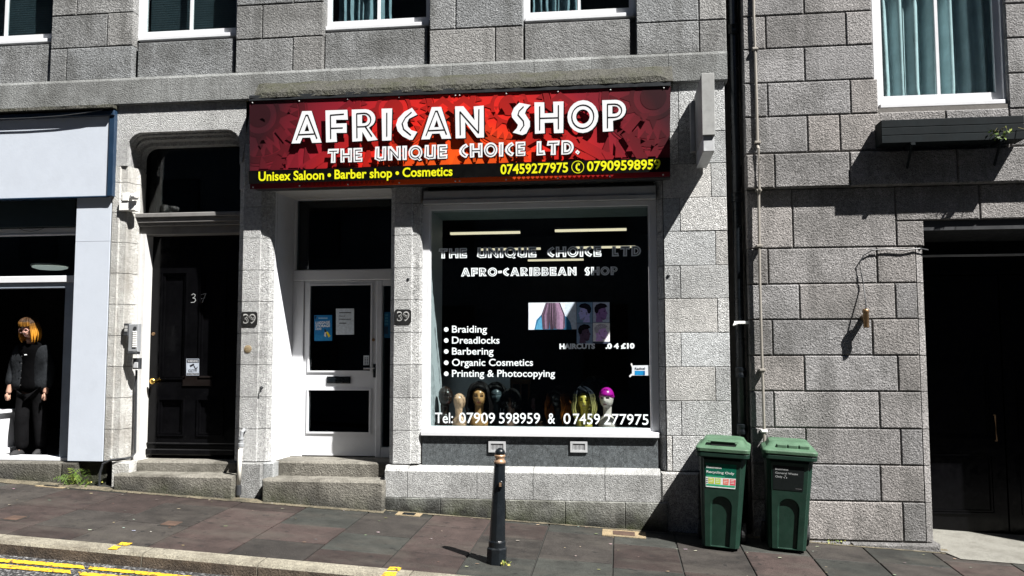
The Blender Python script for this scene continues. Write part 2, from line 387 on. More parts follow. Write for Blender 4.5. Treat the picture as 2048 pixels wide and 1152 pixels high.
# aprons under the windows, set back a little
WIN = {'A': (-96, 98, 88, 30), 'B': (270, 465, 77.5, 375), 'C': (646, 853, 57, 750), 'D': (1048, 1263, 39, 1150)}
for nm, (a, b, ys, xr) in WIN.items():
    blk(wl, X(a, 120), X(b, 120), zc[0]-.02, Z(ys, xr), .045, r=r, ch=.006, k=.86)
wl.mi = 1; wl.cur = (1, 1, 1)
for nm, (s0, s1) in XW.items(): wl.box(s0+.01, s1-.01, .015, .3, zc[0]-.05, ztop-.004)     # mortar behind the stones
for nm, (a, b, ys, xr) in WIN.items(): wl.box(X(a, 120)+.012, X(b, 120)+.05, .10, .28, zc[0]-.05, Z(ys, xr)-.012)
wl.box(xL-2.2, X(1454, 80)-.012, .015, .3, ztop+.004, ztop+1.9); wl.box(xL-2.1, X(-102, 80), .016, .3, zc[0]-.04, ztop-.004)
wl.build('upper_wall', [M['wall'], M['mortar']], bl)
# string course
sc_ = MB(); zb0, zb1 = Z(219, 30, -.03), zc[0]
js = [X(q, 190, -.03) for q in (-700, -420, -180, 34, 159, 323, 442, 562, 721, 905, 1069, 1184, 1338, 1456)]
for a, b in zip(js, js[1:]):
    k = r.uniform(.9, 1.1); sc_.cur = (k, k, k)
    sc_.loft([[(x, .2, zb0), (x, -.035, zb0), (x, -.04, zb0+.012), (x, -.04, zb1-.03), (x, -.025, zb1), (x, .2, zb1)] for x in (a+.002, b-.002)])
sc_.build('string_course', M['band'], bl)
# lower wall: right-hand strip beside the drainpipe
lw = MB()
ys = [172, 263, 327, 395, 462, 531, 597, 665, 734, 802, 872, 943]
jn = [[1357], [1357], [1422], [1360], [1431], [1361], [1435], [1362], [1431], [1363], [1345]]
zs = [zb0]+[Z(y, 1390) for y in ys[1:]]
for i, j in enumerate(jn):
    xs = [X(1329, 600)]+[X(q, (ys[i]+ys[i+1])/2) for q in j]+[X(1458, 600)]
    for a, b in zip(xs, xs[1:]): blk(lw, a, b, zs[i+1], zs[i], 0, r=r, ch=.004, gap=.0022)
x29 = X(1329, 600)
pier(lw, [(X(1312, 600, .12), .3), (X(1312, 600, .12), .12), (x29-.006, .004), (x29-.003, .3)], zs, r)
# low block under the strip
blk(lw, X(1322, 990, -.05), X(1400, 990, -.05), gz(.5, 0)-.1, zs[-1]-.004, -.05, r=r, ch=.015, k=.9); blk(lw, X(1400, 990, -.05), X(1458, 990, -.05), gz(.5, 0)-.1, zs[-1]-.004, -.05, r=r, ch=.015, k=.9)
lw.mi = 1; lw.cur = (1, 1, 1); lw.box(x29+.01, X(1458, 600)-.01, .012, .29, zs[-1]-.3, zs[0]); lw.mi = 0
lw.build('side_wall', [M['dressed'], M['mortar']], bl)
# pilasters either side of the shop door
zp = [zb0-.002]+[Z(y, 806) for y in (276, 341, 406.5, 470, 535.6, 599.5, 664.5, 729.5, 795.4, 860.7, 928)]
pl = MB()
pier(pl, [(X(475, 650, .05), .75), (X(475, 650, .05), .05), (X(483, 650), 0), (X(517, 650), 0), (X(519, 650, .012), .018), (X(536, 650, .03), .03), (X(541, 650, .05), .05), (X(545, 650, .07), .085), (X(545, 650, .07), .3)], zp, r)
pl.build('pilaster', M['dressed'], bl)
pl = MB()
pier(pl, [(X(781, 650, .06), .52), (X(781, 650, .06), .06), (X(788, 650), 0), (X(822, 650), 0), (X(824, 650, .012), .018), (X(838, 650, .03), .03), (X(843, 650, .06), .06), (X(846, 650, .10), .10), (X(846, 650, .10), .3)], zp, r)
pl.build('pilaster', M['dressed'], bl)
# pilaster foot blocks and front plinth
ft = MB()
blk(ft, X(478, 955, -.04), X(523, 955, -.04), gz(-3.8, 0)-.05, zp[-1]-.004, -.045, .5, r=r, ch=.012, k=.72)
blk(ft, X(524, 955, .0), X(548, 955, .0), gz(-3.6, 0)-.05, zp[-1]-.004, .0, .4, r=r, ch=.012, k=.9)
ft.build('pilaster_foot', M['plinth'], bl)
pf = MB(); ztp = Z(930, 800, .0); zf = Z(944, 1000, -.075); zlo = Z(997, 900, -.075)
js = [X(q, 965, -.075) for q in (769, 815, 954, 1066, 1210, 1322)]
for i, (a, b) in enumerate(zip(js, js[1:])):
    k = r.uniform(.92, 1.08); pf.cur = (k, k, k); d = .003
    yb = -.03 if i == 0 else .06
    pf.loft([[(x, .25, zlo+.004), (x, -.075, zlo+.004), (x, -.075, zf-.008), (x, -.066, zf), (x, yb, ztp), (x, .25, ztp)] for x in (a+d, b-d)])
pf.build('plinth', M['plinth'], bl)
lb = MB(); js = [X(q, 1010, -.10) for q in (769, 880, 1010, 1130, 1250, 1335)]
for a, b in zip(js, js[1:]): blk(lb, a, b, gz(b, 0)-.08, zlo, -.088, .3, r=r, ch=.006, gap=.001, k=r.uniform(.95, 1.05))
lb.build('base_course', M['base'], bl)
# recess beside the drainpipe (dark return wall between the two buildings)
gp = MB(); gp.cur = (.35, .35, .35); gp.box(X(1452, 500), X(1500, 500), .42, .5, -1, 9); gp.build('return_wall', M['mortar'], bl)
# mossy ledge above the shop sign
ml = MB(); lx0, lx1 = X(500, 190, -.25), X(1347, 160, -.25); zl = Z(197, 505, -.3); zl1 = Z(150, 920, -.05); n = 60
rings = []
for i in range(n+1):
    x = lx0+(lx1-lx0)*i/n; e = min(1, min(i, n-i)/2+.25); j = r.uniform(-.008, .008)
    rings.append([(x, .05, zl), (x, -.235, zl), (x, -.25+j*.5, zl+.02), (x, -.245+j*.6, zl+.075*e+j), (x, -.20+j*.6, zl+.12*e+j), (x, -.045, zl1+j), (x, .05, zl1)])
ml.loft(rings); ml.build('ledge', M['moss'], bl)
# ---- entrance of number 37
zt = Z(262, 360); xa, xb_ = X(232, 350), X(478, 350)
def arch(x0, x1, zb, z1, rad, n=8):
    o = [(x0, zb)]
    for i in range(n+1): a = PI-PI/2*i/n; o.append((x0+rad+rad*math.cos(a), z1-rad+rad*math.sin(a)))
    for i in range(n+1): a = PI/2-PI/2*i/n; o.append((x1-rad+rad*math.cos(a), z1-rad+rad*math.sin(a)))
    return o+[(x1, zb)]
zj = Z(330, 300)
ls = MB(); ax0, ax1 = X(254, 330), X(479, 330)
ls.prism([[(X(214, 330), zj)]+arch(ax0, ax1, zj, zt, .16)+[(X(484, 330), zj), (X(500, 330), zb0-.002), (X(214, 330), zb0-.002)]], 'y', 0.0, .07)
ls.cur = (.85, .85, .85)
ls.prism([[(X(214, 330), zj)]+arch(X(264, 330, .10), X(481, 330, .10), zj, Z(270, 380, .10), .15)+[(X(500, 330), zj), (X(500, 330), zb0-.006), (X(214, 330), zb0-.006)]], 'y', .073, .14)
ls.prism([[(X(214, 330), zj)]+arch(X(273, 330, .17), X(482, 330, .17), zj, Z(279, 380, .17), .14)+[(X(500, 330), zj), (X(500, 330), zb0-.01), (X(214, 330), zb0-.01)]], 'y', .143, .25)
ls.prism([[(X(214, 330), zj)]+arch(X(283, 330, .26), X(486, 330, .26), zj, Z(291, 380, .26), .13)+[(X(500, 330), zj), (X(500, 330), zb0-.02), (X(214, 330), zb0-.02)]], 'y', .253, .36)
ls.build('door_lintel', M['dressed'], bl)
zq = [zj]+[Z(y, 250) for y in (364, 424, 484, 546, 608, 671, 733, 796, 859, 922)]
jl = MB(); rr = random.Random(2)
lean = 0
pier(jl, [(X(212, 650), .4), (X(212, 650), .02), (X(217, 650), .0), (X(230, 650), .0), (X(232, 650), .012), (X(246, 650, .02), .02), (X(252, 650, .06), .06), (X(254, 650, .07), .10), (X(272, 650, .17), .17), (X(272, 650, .3), .42)], zq, rr)
jl.build('door_jamb', M['painted_stone'], bl)
jf = MB(); blk(jf, X(222, 955), X(262, 955), gz(-5.2, 0)-.05, zq[-1]-.003, -.01, .4, r=r, ch=.015); jf.build('jamb_foot', M['painted_stone'], bl)
# stone steps
def step(parent, x0, x1, px0, px1, yt, yb, Yf, Yb, name='doorstep'):
    mb = MB(); z1 = Z(yt, (px0+px1)/2, Yf); k = r.uniform(.9, 1.08); mb.cur = (k, k, k)
    mb.box(X(px0, yt, Yf), X(px1, yt, Yf), Yf, Yb, gz(X(px1, yt), Yf)-.1 if yb is None else Z(yb, px0, Yf), z1, .018); return mb.build(name, M['step'], parent)
step(bl, 0, 0, 262, 474, 923, None, .10, 1.0); step(bl, 0, 0, 226, 466, 951, None, -.16, .5, 'doorstep')
step(bl, 0, 0, 548, 786, 924, None, .12, 1.3); step(bl, 0, 0, 523, 767, 961, None, -.16, .6, 'doorstep')
# white timber frame and black door 37
df = MB(); Yd = .34
df.box(X(272, 650, .2), X(287, 650, .2), .19, .44, Z(918, 300, .2), Z(468, 300, .2))
df.box(X(272, 650, .2)+.001, X(279, 650, .2), .175, .19, Z(918, 300, .2), Z(468, 300, .2))
df.build('door_frame', M['white_worn'], bl)
tr = MB()
for ya, yb, y0, kk in ((424, 433, .13, 1), (433, 444, .15, 1), (444, 451, .17, 1), (451, 468, .20, 1)):
    tr.box(X(274, 440, .2), X(490, 440, .2), y0, .5, Z(yb, 380, y0), Z(ya, 380, y0)-.002, .006)
tr.build('transom', plain('grimy stone transom', (.16, .155, .15), .8, dirt=.7), bl)
fl = MB(); fl.box(X(300, 350, .36), X(500, 350, .36), .36, .37, Z(430, 380, .36), Z(285, 380, .36)); fl.build('fanlight', M['glass_dim'], bl)
dr = MB(); zd0, zd1 = Z(914, 380, Yd), Z(466, 380, Yd); dx0 = X(297, 650, Yd); dx1 = dx0+1.02
def panel_leaf(mb, x0, x1, y, z0, z1, panels, mould=.022):
    hs = [[(a, c), (b, c), (b, d), (a, d)] for a, b, c, d in panels]
    mb.prism([[(x0, z0), (x1, z0), (x1, z1), (x0, z1)]]+hs, 'y', y, y+.045)
    for a, b, c, d in panels:
        mb.box(a, b, y+.02, y+.044, c, d)
        for q in range(2):
            e = mould*q; o = [(a+e, c+e), (b-e, c+e), (b-e, d-e), (a+e, d-e)]; e2 = e+mould*.75; i = [(a+e2, c+e2), (b-e2, c+e2), (b-e2, d-e2), (a+e2, d-e2)]
            mb.prism([o, i], 'y', y-.012+q*.012, y+.02)
pan = []
for a, b in ((.14, .44), (.58, .88)): pan += [(dx0+a, dx0+b, zd0+.22, zd0+.62), (dx0+a, dx0+b, zd0+.82, zd0+1.98)]
panel_leaf(dr, dx0, dx1, Yd, zd0+.02, zd1, pan)
dr.box(dx0, dx1, Yd-.03, Yd, zd0+.02, zd0+.085, .01); dr.box(dx0, dx1, Yd-.018, Yd, zd0+.12, zd0+.15, .008)
dl = dr.build('door', M['black'], bl)
kb = MB(); kb.smooth = True; q = P(311, 762, Yd); kb.lathe([(.022, 0), (.012, -.012), (.012, -.03), (.024, -.04), (.034, -.056), (.03, -.072), (.012, -.08)], q, 16, 'y'); kb.build('knob', M['brass'], dl)
kb = MB(); kb.lathe([(.02, 0), (.018, -.008), (.008, -.01)], P(307, 668, Yd), 12, 'y'); kb.build('lock', M['copper'], dl)
lp = MB(); lp.box(X(366, 762, Yd), X(425, 762, Yd), Yd-.012, Yd, Z(772, 380, Yd), Z(752, 380, Yd), .004); lp.build('letter_plate', plain('dark bronze', (.006, .004, .0035), .5, .2, spec=.2), dl)
dk = MB(); dk.box(X(290, 650, .36), X(520, 650, .36), .5, .55, 0, 4.2); dk.build('hallway', M['dark'], bl)
# ---- upper sash windows of the left building
def ytext(v): return v
def sash(parent, x0, x1, z0, z1, yf, glassm, blind=None, seed=0, wf=.075, sub='curtain'):
    mb = MB(); zt_ = z1
    mb.box(x0, x0+.035, yf, yf+.12, z0, zt_); mb.box(x1-.035, x1, yf, yf+.12, z0, zt_); mb.box(x0+.035, x1-.035, yf, yf+.12, zt_-.05, zt_)
    mb.box(x0+.037, x1-.037, yf-.03, yf+.12, z0-.012, z0+.03, .006)
    a, b = x0+.037, x1-.037; zm = (z0+zt_)/2
    yb = yf+.035
    mb.box(a, a+wf*.6, yb, yb+.045, z0+.032, zm); mb.box(b-wf*.6, b, yb, yb+.045, z0+.032, zm); mb.box(a+wf*.6, b-wf*.6, yb+.001, yb+.045, z0+.032, z0+.03+wf)
    mb.box((a+b)/2-.014, (a+b)/2+.014, yb+.006, yb+.04, z0+.03+wf, zm-.05); mb.box(a+wf*.6, b-wf*.6, yb+.001, yb+.045, zm-.05, zm)
    yu = yb+.05
    mb.box(a, a+wf*.6, yu, yu+.04, zm-.04, zt_-.05); mb.box(b-wf*.6, b, yu, yu+.04, zm-.04, zt_-.05); mb.box((a+b)/2-.014, (a+b)/2+.014, yu+.006, yu+.04, zm, zt_-.05)
    wn = mb.build('window', M['white'], parent)
    gl = MB(); gl.box(a+wf*.6-.006, b-wf*.6+.006, yb+.02, yb+.024, z0+.03+wf-.006, zm-.05); gl.box(a+.03, b-.03, yu+.02, yu+.024, zm, zt_-.05)
    gl.build('pane', glassm, wn)
    rm = MB(); rm.box(x0-.2, x1+.2, yf+1.0, yf+1.05, z0-.3, zt_+.3); rm.box(x0-.2, x1+.2, yf+.17, yf+1, z0-.3, z0-.25); rm.build('room_back', M['dark'], wn)
    rr = random.Random(seed)
    if blind == 'slats':
        sb = MB(); z = z0+.02
        while z < zt_-.08:
            sb.box(a+.03, b-.03, yf+.16, yf+.163, z, z+.021); z += .026
        sb.build('blind', M['blind'], wn)
    elif blind:
        cb = MB(); cb.smooth = True; n = 120; pts = []
        ph = [rr.uniform(0, 6) for _ in range(4)]
        for lvl, z in enumerate((z0+.02, z0+.25, (z0+zt_)/2, zt_-.03)):
            row = []
            for i in range(n+1):
                t = i/n; x = blind[0]+(blind[1]-blind[0])*t+(.02*math.sin(lvl+9*t) if lvl < 2 else 0)
                s_ = math.sin(t*blind[2]*2*PI+ph[0]+.6*math.sin(t*7+ph[1]))
                y = yf+.24+.055*s_*(1+.3*math.sin(t*11+ph[2]))+.01*lvl*math.sin(t*23)
                row.append(cb.vert((x, y, z)))
            pts.append(row)
        for p, q in zip(pts, pts[1:]):
            for i in range(n): cb.face((p[i], p[i+1], q[i+1], q[i]))
        cb.build(sub, M[blind[3]], wn, recalc=False)
    return wn
YW = .10
zw1 = ztop-.004
for nm, (a, b, ys, xr) in WIN.items():
    x0 = {'A': X(-100, 60, YW), 'B': X(279, 60, YW), 'C': X(651, 60, YW), 'D': X(1049, 60, YW)}[nm]
    x1 = {'A': XW['AB'][0], 'B': XW['BC'][0], 'C': XW['CD'][0], 'D': XW['DE'][0]}[nm]+.0
    z0 = Z(ys-1, xr, YW)
    bd = {'A': 'slats', 'B': 'slats', 'C': (x0+.05, x0+.66, 6, 'curtain_grey'), 'D': (x0+.05, x0+.58, 6, 'curtain_grey')}[nm]
    sash(bl, x0-.03, x1+.02, z0, zw1, YW, M['glass'], bd, seed=ord(nm))
for s_, e_ in (('AB', 'B'), ('BC', 'C'), ('CD', 'D')):
    pass
# ================================================================ RIGHT BUILDING
br = thing('granite_townhouse', (X(1700), .3, gz(2.2, 0)), 'pinkish rough granite corner house with a tall white window above a dark cart opening', 'building')
r = random.Random(9); wr = MB()
xg = X(1490, 300); xpier = X(1857, 600)
CR = [(-107, -37.5, []), (-37.5, 32.5, [1607]), (32.5, 98.7, [1531, 1692]), (98.7, 166.7, [1609]), (166.7, 234.6, [1535, 1701]), (234.6, 307.5, [1615, 1680])]
wx0, wx1 = X(1747, 110, 0), X(2013, 110, 0); zsill = Z(214, 1750)
for ya, yb, js in CR:
    za, zb = Z(ya, 1513), Z(yb, 1513); ym = (ya+yb)/2
    if zb > zsill-.02:
        xs = [xg]+[X(q, ym) for q in js]+[wx0]
        for a, b in zip(xs, xs[1:]): blk(wr, a, b, zb, za, 0, r=r, ch=.010, gap=.004)
        for a, b in ((wx1, wx1+.32), (wx1+.32, wx1+.95)): blk(wr, a, b, zb, za, 0, r=r, ch=.010, gap=.004)
    else:
        xs = [xg]+[X(q, ym) for q in js]+([wx0+.03] if za > zsill-.02 else [X(1765, ym)])
        for a, b in zip(xs, xs[1:]): blk(wr, a, b, zb, min(za, 99), 0, r=r, ch=.010, gap=.004)
        zz = min(za, zsill-.16)
        for a, b in ((xs[-1], xs[-1]+.6), (xs[-1]+.6, wx1), (wx1, wx1+.95)): blk(wr, a, b, zb, zz if a < wx1-.01 else za, 0, r=r, ch=.010, gap=.004)
blk(wr, wx0+.034, wx1-.03, zsill-.155, zsill-.004, .02, r=r, ch=.008, k=.8)          # sill stone
for i in range(5):
    z0 = Z(-107, 1513)+i*.33
    blk(wr, xg, xg+.5+(i % 2)*.3, z0, z0+.33, 0, r=r, ch=.012); blk(wr, xg+.5+(i % 2)*.3, wx0, z0, z0+.33, 0, r=r, ch=.012); blk(wr, wx1, wx1+.95, z0, z0+.33, 0, r=r, ch=.012)
zrt = Z(-107, 1513)+1.65
for i in range(3):
    for j in range(4): blk(wr, xg+j*.75, xg+.75+j*.75, zrt+i*.33, zrt+.33+i*.33, 0, r=r)
# lower storey
xch = X(1838, 600); zbb = Z(377, 1513, 0)
LR = [(385, 497.6, [1585, 1792]), (497.6, 569, [1536, 1754]), (569, 639.7, [1599, 1791]), (639.7, 711, [1545, 1745]), (711, 782, [1609, 1796]), (782, 855, [1548, 1759]), (855, 926.8, [1612, 1802]), (926.8, 999, [1550, 1761]), (999, 1077, [1615, 1806])]
zl_ = [zbb-.004]+[Z(b, 1513, .03) for a, b, _ in LR]
XEND = X(2048, 500)+.8
for i, (ya, yb, js) in enumerate(LR):
    ym = (ya+yb)/2
    xs = [xg]+[X(q, ym, .03) for q in js]+[xch if i else XEND-1.0]
    if i == 0: xs = [xg, X(1585, ym, .03), X(1792, ym, .03), X(1792, ym, .03)+.75, XEND+1.2]
    lo = zl_[i+1]
    if i == 0:
        for a, b in zip(xs[:2], xs[1:3]): blk(wr, a, b, lo, zl_[i], .03, r=r, ch=.010, gap=.004)
        zo = Z(441, 1850, .03)
        for a, b in zip(xs[2:], xs[3:]): blk(wr, a, b, zo, zl_[i], .03, r=r, ch=.010, gap=.004)
        blk(wr, xs[2], xpier-.005, lo, zo-.001, .03, r=r, ch=.008, gap=.004)
    else:
        for a, b in zip(xs, xs[1:]): blk(wr, a, b, lo, zl_[i], .03, r=r, ch=.010, gap=.004)
        k = r.uniform(.95, 1.1); wr.cur = (k, k, k)
        wr.loft([[(xch+.002, .034, z), (xch+.006, .038, z), (xpier-.015, .075, z), (xpier, .12, z), (xpier, 1.15, z), (xch+.002, 1.15, z)] for z in (lo+.004, zl_[i]-.004)])
wr.mi = 1; wr.cur = (1, 1, 1)
wr.box(xg+.01, wx0-.012, .012, .3, zbb, zrt); wr.box(wx0-.011, wx1+.94, .013, .3, zbb, zsill-.012); wr.box(wx1+.012, wx1+.94, .013, .3, zsill-.012, zrt); wr.box(xg+.01, xg+2.9, .0125, .3, zrt, zrt+.98)
wr.box(xg+.01, xch, .045, .3, gz(2.5, 0)-.3, zbb); wr.box(xch-.01, XEND+1.1, .046, .3, Z(441, 1850, .03)+.01, zbb)
wr.mi = 0; wr.cur = (.5, .5, .5)
XP2 = xpier+2.0
wr.build('wall', [M['wall_pink'], M['mortar']], br)
bd = MB(); za, zb = Z(307.5, 1513, -.045), Z(377, 1513, -.045)
js = [xg]+[X(q, 340, -.045) for q in (1549, 1700)]+[X(1700, 340)+.95, X(1700, 340)+1.9, XEND+1.2]
for a, b in zip(js, js[1:]): blk(bd, a, b, zb, za-.004, -.045, .2, r=r, ch=.012, gap=.003)
bd.build('string_course', M['wall_pink'], br)
bs = MB(); zb_ = zl_[-1]
for a, b in ((xg, X(1560, 1080)), (X(1560, 1080), X(1702, 1085)), (X(1702, 1085), X(1882, 1090))): blk(bs, a, b, gz(b, 0)-.1, zb_-.004, -.015, .4, r=r, ch=.02, k=.75)
bs.build('base_course', M['wall_pink'], br)
# opening: reveal, head moulding, dark garage doors
q = G(1905, 1066); YG = .95
oh = MB(); zo = Z(441, 1850, .03)
oh.prism([[(xpier-.02, zo), (xpier+.0, zo-.09), (XEND+1, zo-.09), (XEND+1, zo)]], 'y', .06, 1.1)
oh.box(XP2, XP2+1, .03, 1.1, gz(5, 0)-.2, zo-.001); oh.build('opening_head', M['plastic_dark'], br)
gd = MB(); gd.cur = (1, 1, 1)
zg0 = gz(xpier+.5, YG)-.02
for i in range(2):
    a = xpier+.02+i*1.0; panel_leaf(gd, a, a+.985, YG, zg0+.03, zo-.45, [(a+.12, a+.87, zg0+.2, zg0+.8), (a+.12, a+.87, zg0+.95, zg0+1.75)])
gd.box(xpier+.01, XP2, YG-.06, YG+.06, zo-.44, zo-.40); gd.box(xpier+.01, XP2, YG+.03, YG+.06, zo-.40, zo)
gdo = gd.build('garage_door', M['black'], br)
hb = MB(); a = P(1990, 830, YG-.03); b = P(1994, 882, YG-.03); hb.tube([a+Vector((0, .03, 0)), a, b, b+Vector((0, .03, 0))], .009, 8); hb.build('handle', M['copper'], gdo)
hb = MB(); hb.box(xpier+.01, XP2, YG-.07, YG-.045, Z(514, 1950, YG), Z(510, 1950, YG)); hb.build('rail', M['metal'], gdo)
g = MB(); tt = MB()
g.poly([(x, y, gz(x, y)+dz) for x, y, dz in ((xpier+.02, -.02, .012), (XEND+2, -.02, .012), (XEND+2, YG+.1, .012), (xpier+.02, YG+.1, .012))])
g.poly([(x, y, gz(x, y)+dz) for x, y, dz in ((xpier+.12, -.20, .006), (XEND+2, -.24, .006), (XEND+2, -.02, .012), (xpier+.05, -.02, .012))])
struct(g, 'driveway', M['concrete'])
# right window
wz = zrt-.01
sash(br, X(1747, 100, .04), X(2013, 100, .04), zsill+.005, wz, .05, M['glass'], (X(1752, 100, .28), X(2012, 100, .28), 8, 'curtain'), seed=4, wf=.09)
# ================================================================ lettering
_tc = {}
def text_geo(s, bold=0.0):
    k = (s, bold)
    if k in _tc: return _tc[k]
    cu = bpy.data.curves.new('t', 'FONT'); cu.body = s; cu.size = 1; cu.offset = bold; cu.resolution_u = 4
    ob = bpy.data.objects.new('t', cu); C.objects.link(ob); bpy.context.view_layer.update()
    ev = ob.evaluated_get(bpy.context.evaluated_depsgraph_get()); me = bpy.data.meshes.new_from_object(ev)
    vs = [(v.co.x, v.co.y) for v in me.vertices]; fs = [tuple(p.vertices) for p in me.polygons]
    bpy.data.objects.remove(ob); bpy.data.curves.remove(cu); bpy.data.meshes.remove(me)
    _tc[k] = (vs, fs); return _tc[k]
CAPH = max(v[1] for v in text_geo('H')[0])
def put_text(mb, s, fn, x0, y0, x1, y1, cap, bold=0.0):
    """text whose baseline runs (x0,y0)-(x1,y1) in the picture, laid on the real plane fn"""
    vs, fs = text_geo(s, bold); a = min(v[0] for v in vs); b = max(v[0] for v in vs)
    ids = [mb.vert(fn(x0+(x1-x0)*(vx-a)/(b-a), y0+(y1-y0)*(vx-a)/(b-a)-cap*vy/CAPH)) for vx, vy in vs]
    for f in fs: mb.face([ids[i] for i in f])
def arc(cx, cy, rx, ry, a0, a1, n=10): return [(cx+rx*math.cos(math.radians(a0+(a1-a0)*i/n)), cy+ry*math.sin(math.radians(a0+(a1-a0)*i/n))) for i in range(n+1)]
GL = {   # hand-cut capitals: width, outline loops (outer, holes), inline strokes
 'A': (1.02, [[(0,0),(.36,1),(.68,1),(1.02,0),(.70,0),(.63,.17),(.37,.17),(.29,0)], [(.44,.37),(.60,.37),(.53,.60)]], [[(.17,.12),(.49,.87),(.55,.87),(.86,.14)], [(.25,.27),(.80,.28)]]),
 'B': (.80, [[(0,0),(.02,1),(.42,1)]+arc(.44,.74,.30,.26,90,-55,8)+arc(.44,.29,.35,.29,55,-90,8), arc(.40,.71,.10,.09,90,-90,6)+[(.33,.62),(.33,.80)], arc(.40,.29,.12,.10,90,-90,6)+[(.33,.19),(.33,.39)]], [[(.17,.12),(.17,.88),(.42,.88)]+arc(.42,.70,.20,.18,90,-90,8)+[(.18,.52)], arc(.44,.31,.23,.20,90,-90,8)+[(.18,.11)]]),
 'C': (.72, [[(.54,1),(.28,.88),(.07,.68),(0,.48),(.06,.28),(.22,.12),(.46,0),(.56,0),(.72,.24),(.52,.30),(.40,.42),(.38,.54),(.44,.66),(.72,.78)]], [[(.52,.86),(.32,.70),(.21,.52),(.26,.34),(.50,.15)]]),
 'D': (.92, [[(0,0),(.02,1),(.40,1)]+arc(.40,.5,.52,.5,85,-90,12), [(.36,.30),(.36,.70)]+arc(.38,.5,.22,.20,90,-90,8)], [[(.18,.12),(.18,.86)]+arc(.38,.5,.36,.36,90,-90,10)+[(.18,.14)]]),
 'E': (.76, [[(.02,0),(0,1),(.74,1),(.76,.72),(.36,.71),(.36,.63),(.72,.62),(.70,.38),(.36,.38),(.36,.28),(.76,.30),(.74,0)]], [[(.64,.86),(.17,.86),(.18,.13),(.64,.14)], [(.18,.5),(.58,.5)]]),
 'F': (.76, [[(.02,0),(0,1),(.74,1),(.76,.69),(.36,.70),(.36,.58),(.72,.58),(.72,.28),(.37,.29),(.39,.01)]], [[(.18,.12),(.17,.85),(.62,.87)], [(.18,.44),(.58,.44)]]),
 'H': (.98, [[(.02,0),(0,1),(.33,.99),(.34,.64),(.64,.64),(.63,1),(.98,1),(.97,0),(.66,0),(.64,.34),(.34,.34),(.35,.01)]], [[(.18,.12),(.18,.86)], [(.81,.14),(.81,.88)], [(.18,.49),(.81,.49)]]),
 'I': (.36, [[(.02,0),(0,1),(.36,1),(.33,0)]], [[(.18,.14),(.18,.86)]]),
 'L': (.66, [[(0,0),(.02,1),(.36,1),(.35,.33),(.58,.36),(.66,.02)]], [[(.18,.88),(.18,.17),(.5,.17)]]),
 'N': (.98, [[(.02,0),(0,1),(.28,1),(.66,.55),(.63,.98),(.97,1),(.98,0),(.74,0),(.34,.50),(.35,0)]], [[(.18,.11),(.17,.83),(.80,.15),(.81,.88)]]),
 'O': (1.04, [arc(.52,.5,.52,.52,0,342,19), arc(.52,.5,.23,.23,0,342,19)], [arc(.52,.5,.37,.37,0,360,24)]),
 'P': (.80, [[(.02,0),(0,1),(.42,1)]+arc(.44,.68,.36,.32,85,-85,10)+[(.36,.34),(.37,.01)], [(.34,.56),(.34,.80)]+arc(.42,.68,.14,.12,90,-90,6)], [[(.18,.12),(.18,.87),(.42,.87)]+arc(.42,.66,.24,.21,90,-90,8)+[(.18,.45)]]),
 'Q': (1.06, [arc(.52,.5,.52,.52,-10,-50,3)[::-1]+arc(.52,.5,.52,.52,-10,280,18)+[(.62,.05),(.80,-.10),(1.02,-.04)], arc(.52,.5,.24,.24,0,342,19)], [arc(.52,.5,.38,.38,0,360,24), [(.66,.18),(.84,.02)]]),
 'R': (.88, [[(.02,0),(0,1),(.42,1)]+arc(.44,.70,.36,.30,85,-40,8)+[(.58,.42),(.88,.03),(.54,0),(.36,.30),(.35,.01)], [(.35,.56),(.35,.82)]+arc(.42,.69,.12,.13,90,-90,6)], [[(.18,.12),(.17,.87),(.42,.88)]+arc(.42,.67,.23,.21,90,-90,8)+[(.19,.46)], [(.46,.46),(.68,.15)]]),
 'S': (.64, [[(.26,1),(.64,.92),(.50,.78),(.45,.66),(.62,.40),(.62,.24),(.50,.02),(.36,-.03),(.04,.06),(.18,.20),(.22,.30),(.02,.54),(0,.66),(.08,.84)]], [[(.40,.87),(.26,.74),(.22,.62),(.40,.42),(.42,.28),(.30,.12)]]),
 'T': (.96, [[(.28,0),(.32,.68),(0,.66),(.06,1),(.96,1),(.90,.66),(.65,.68),(.66,0)]], [[(.16,.84),(.80,.84)], [(.48,.84),(.48,.12)]]),
 'U': (.88, [[(.06,1),(0,.14),(.38,-.04),(.44,.08),(.46,0),(.86,.02),(.88,1),(.58,1),(.56,.30),(.36,.28),(.36,1)]], [[(.20,.88),(.18,.20),(.40,.12)], [(.72,.88),(.70,.14),(.46,.14)]]),
 '-': (.42, [[(.02,.34),(0,.62),(.42,.66),(.40,.36)]], []),
 '.': (.36, [[(0,.14),(.16,.30),(.36,.14),(.2,-.04)], [(.12,.13),(.18,.17),(.24,.13),(.18,.09)]], []),
}
